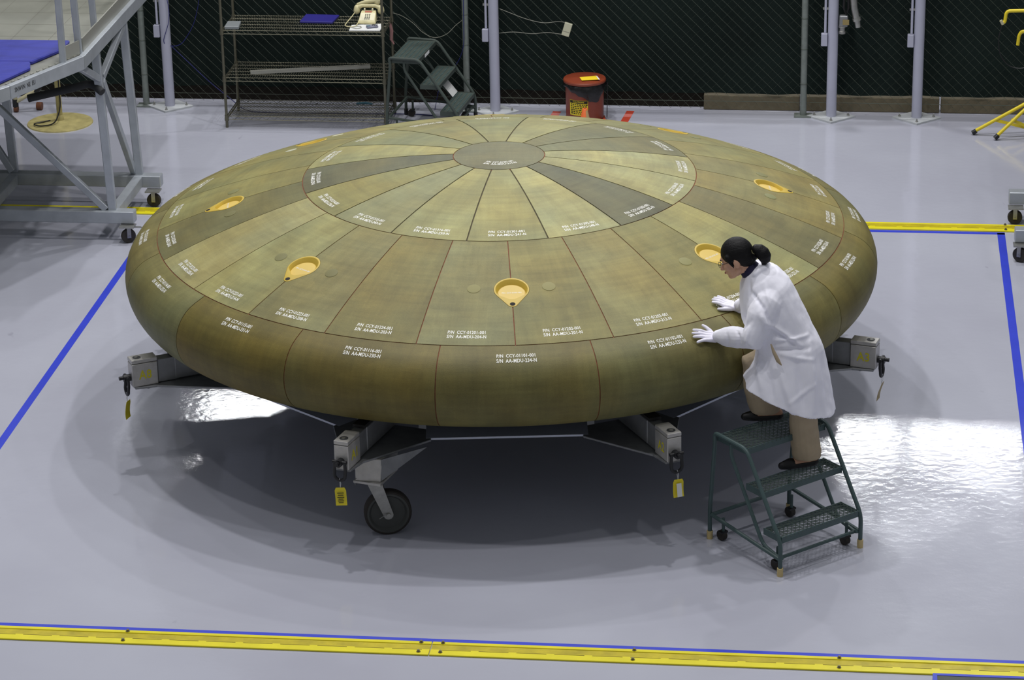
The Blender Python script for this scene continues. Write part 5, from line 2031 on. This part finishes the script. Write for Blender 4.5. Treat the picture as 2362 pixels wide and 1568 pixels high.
FOLDS = [
    ((1.487, 1.585), (1.548, 1.528), 0.011, -0.013), ((1.548, 1.528), (1.590, 1.430), 0.011, -0.016), ((1.525, 1.50), (1.565, 1.42), 0.016, 0.012),
    ((1.573, 1.436), (1.775, 1.287), 0.014, 0.016), ((1.585, 1.405), (1.740, 1.290), 0.012, -0.013),
    ((1.609, 1.320), (1.812, 1.338), 0.012, 0.013), ((1.619, 1.262), (1.813, 1.270), 0.013, -0.013), ((1.66, 1.24), (1.84, 1.20), 0.014, 0.010),
    ((1.511, 1.227), (1.541, 1.007), 0.020, 0.014), ((1.575, 1.18), (1.600, 0.96), 0.018, -0.014), ((1.645, 1.145), (1.727, 0.885), 0.022, 0.016),
    ((1.745, 1.18), (1.790, 0.87), 0.020, -0.015), ((1.82, 1.295), (1.854, 0.90), 0.020, 0.018), ((1.701, 0.961), (1.839, 1.057), 0.014, 0.009),
    ((1.905, 1.20), (1.940, 0.87), 0.018, -0.012),
    ((1.395, 1.386), (1.410, 1.289), 0.009, -0.010), ((1.345, 1.328), (1.352, 1.245), 0.009, -0.008), ((1.477, 1.454), (1.40, 1.366), 0.011, -0.010),
    ((1.46, 1.41), (1.44, 1.31), 0.010, 0.009), ((1.482, 1.639), (1.472, 1.558), 0.010, -0.009), ((1.56, 1.64), (1.60, 1.50), 0.014, 0.008),
    ((1.62, 1.60), (1.70, 1.44), 0.018, -0.008)]
def coat_edit(me):
    NN = cached(me)
    for v in me.vertices:
        p = v.co.copy()
        o = 0.0
        near = min(1.0, max(0.0, (-NN[v.index][1] - 0.05) / 0.35))
        if near > 0:
            for a, b_, w, h in FOLDS:
                o += near * ridge(p, a, b_, w, h)
        o += 0.007 * noise.noise(Vector((p.x * 9 + p.z * 4, p.y * 9, p.z * 5)))
        o += 0.003 * noise.noise(Vector((p.x * 26, p.y * 26, p.z * 14)))
        v.co = p + Vector(NN[v.index]) * o
remeshed('lab_coat', ct, 0.0055, 3, 'coat_white', person, edit=coat_edit)
# open side pocket slit
m = MB()
sl_pts = [Vector((1.590, -2.412, 1.315)), Vector((1.607, -2.420, 1.267)), Vector((1.632, -2.432, 1.215)), Vector((1.652, -2.440, 1.189))]
m.tube(sl_pts, [0.004, 0.010, 0.012, 0.003], 8)
m.build('pocket_slit', 'khaki', person, smooth=60)

# --- gloved hands on the shield
def hand(name, wrist, tip_dir, side_dir, normal, lengths, spread, thumb, curl, pinky_out):
    F, S, N = Vector(tip_dir).normalized(), Vector(side_dir).normalized(), Vector(normal).normalized()
    def P(f, s, n):
        return wrist + F * f + S * s + N * n
    h = MB()
    h.limb([P(-0.030, 0, 0.004), P(0.005, 0, 0.002)], [0.030, 0.026], 14)            # glove cuff
    # palm: flattened block of limbs
    for s_ in (-0.026, -0.009, 0.009, 0.026):
        h.limb([P(0.008, s_ * 0.75, 0.002), P(0.045, s_ * 0.95, 0.004), P(0.078, s_ * 1.05, 0.0)], [0.0155, 0.0150, 0.0120], 10)
    base_s = [0.030, 0.0105, -0.0095, -0.0285]                                       # index .. little
    for i in range(4):
        L_ = lengths[i]
        ang = spread[i]
        d = (F * math.cos(ang) + S * math.sin(ang)).normalized()
        p0 = P(0.074, base_s[i], 0.002)
        p1 = p0 + d * L_ * 0.42 + N * 0.004
        p2 = p1 + d * L_ * 0.32 - N * curl[i] * 0.5
        p3 = p2 + d * L_ * 0.26 - N * curl[i]
        h.limb([p0, p1, p2, p3], [0.0108, 0.0100, 0.0092, 0.0080], 10)
    a_ = thumb
    d = (F * math.cos(a_) + S * math.sin(a_)).normalized()
    q0 = P(0.022, 0.024, -0.002)
    q1 = q0 + d * 0.034 - N * 0.001
    q2 = q1 + (d * 0.9 + F * 0.25).normalized() * 0.028 - N * 0.003
    q3 = q2 + (d * 0.8 + F * 0.5).normalized() * 0.022 - N * 0.003
    h.limb([q0, q1, q2, q3], [0.0155, 0.0125, 0.0108, 0.0088], 10)
    return remeshed(name, h, 0.0024, 3, 'glove_white', person)
def snorm(p):
    d = Vector((p.x, p.y, 0))
    r_ = d.length
    d.normalize()
    if r_ > 2.363:
        c = d * XC + Vector((0, 0, ZA + ZT))
    else:
        c = Vector((0, 0, ZA - RS))
    return (p - c).normalized()
# left hand (nearer the camera), thumb pointing away from the camera
pl = Vector((1.221, -2.083, 1.231))
nl = snorm(pl)
fl = (Vector((1.154, -2.098, 1.244)) - Vector((1.268, -2.076, 1.215)))
fl = (fl - nl * fl.dot(nl)).normalized()
slv = fl.cross(nl)
if slv.y < 0:
    slv = -slv
wl = pl - fl * 0.070 + nl * 0.020
hand('left_glove', wl, fl, slv, nl, [0.070, 0.077, 0.072, 0.056], [0.10, 0.02, -0.06, -0.42], 1.0, [0.006, 0.006, 0.006, 0.004], True)
pr_ = Vector((1.367, -1.767, 1.314))
nr_ = snorm(pr_)
fr = (Vector((1.296, -1.765, 1.332)) - Vector((1.427, -1.800, 1.292)))
fr = (fr - nr_ * fr.dot(nr_)).normalized()
srv = fr.cross(nr_)
if srv.y > 0:
    srv = -srv
wr_ = pr_ - fr * 0.068 + nr_ * 0.020
hand('right_glove', wr_, fr, srv, nr_, [0.070, 0.077, 0.072, 0.056], [-0.02, -0.10, -0.16, -0.24], 0.62, [0.006, 0.006, 0.006, 0.004], True)
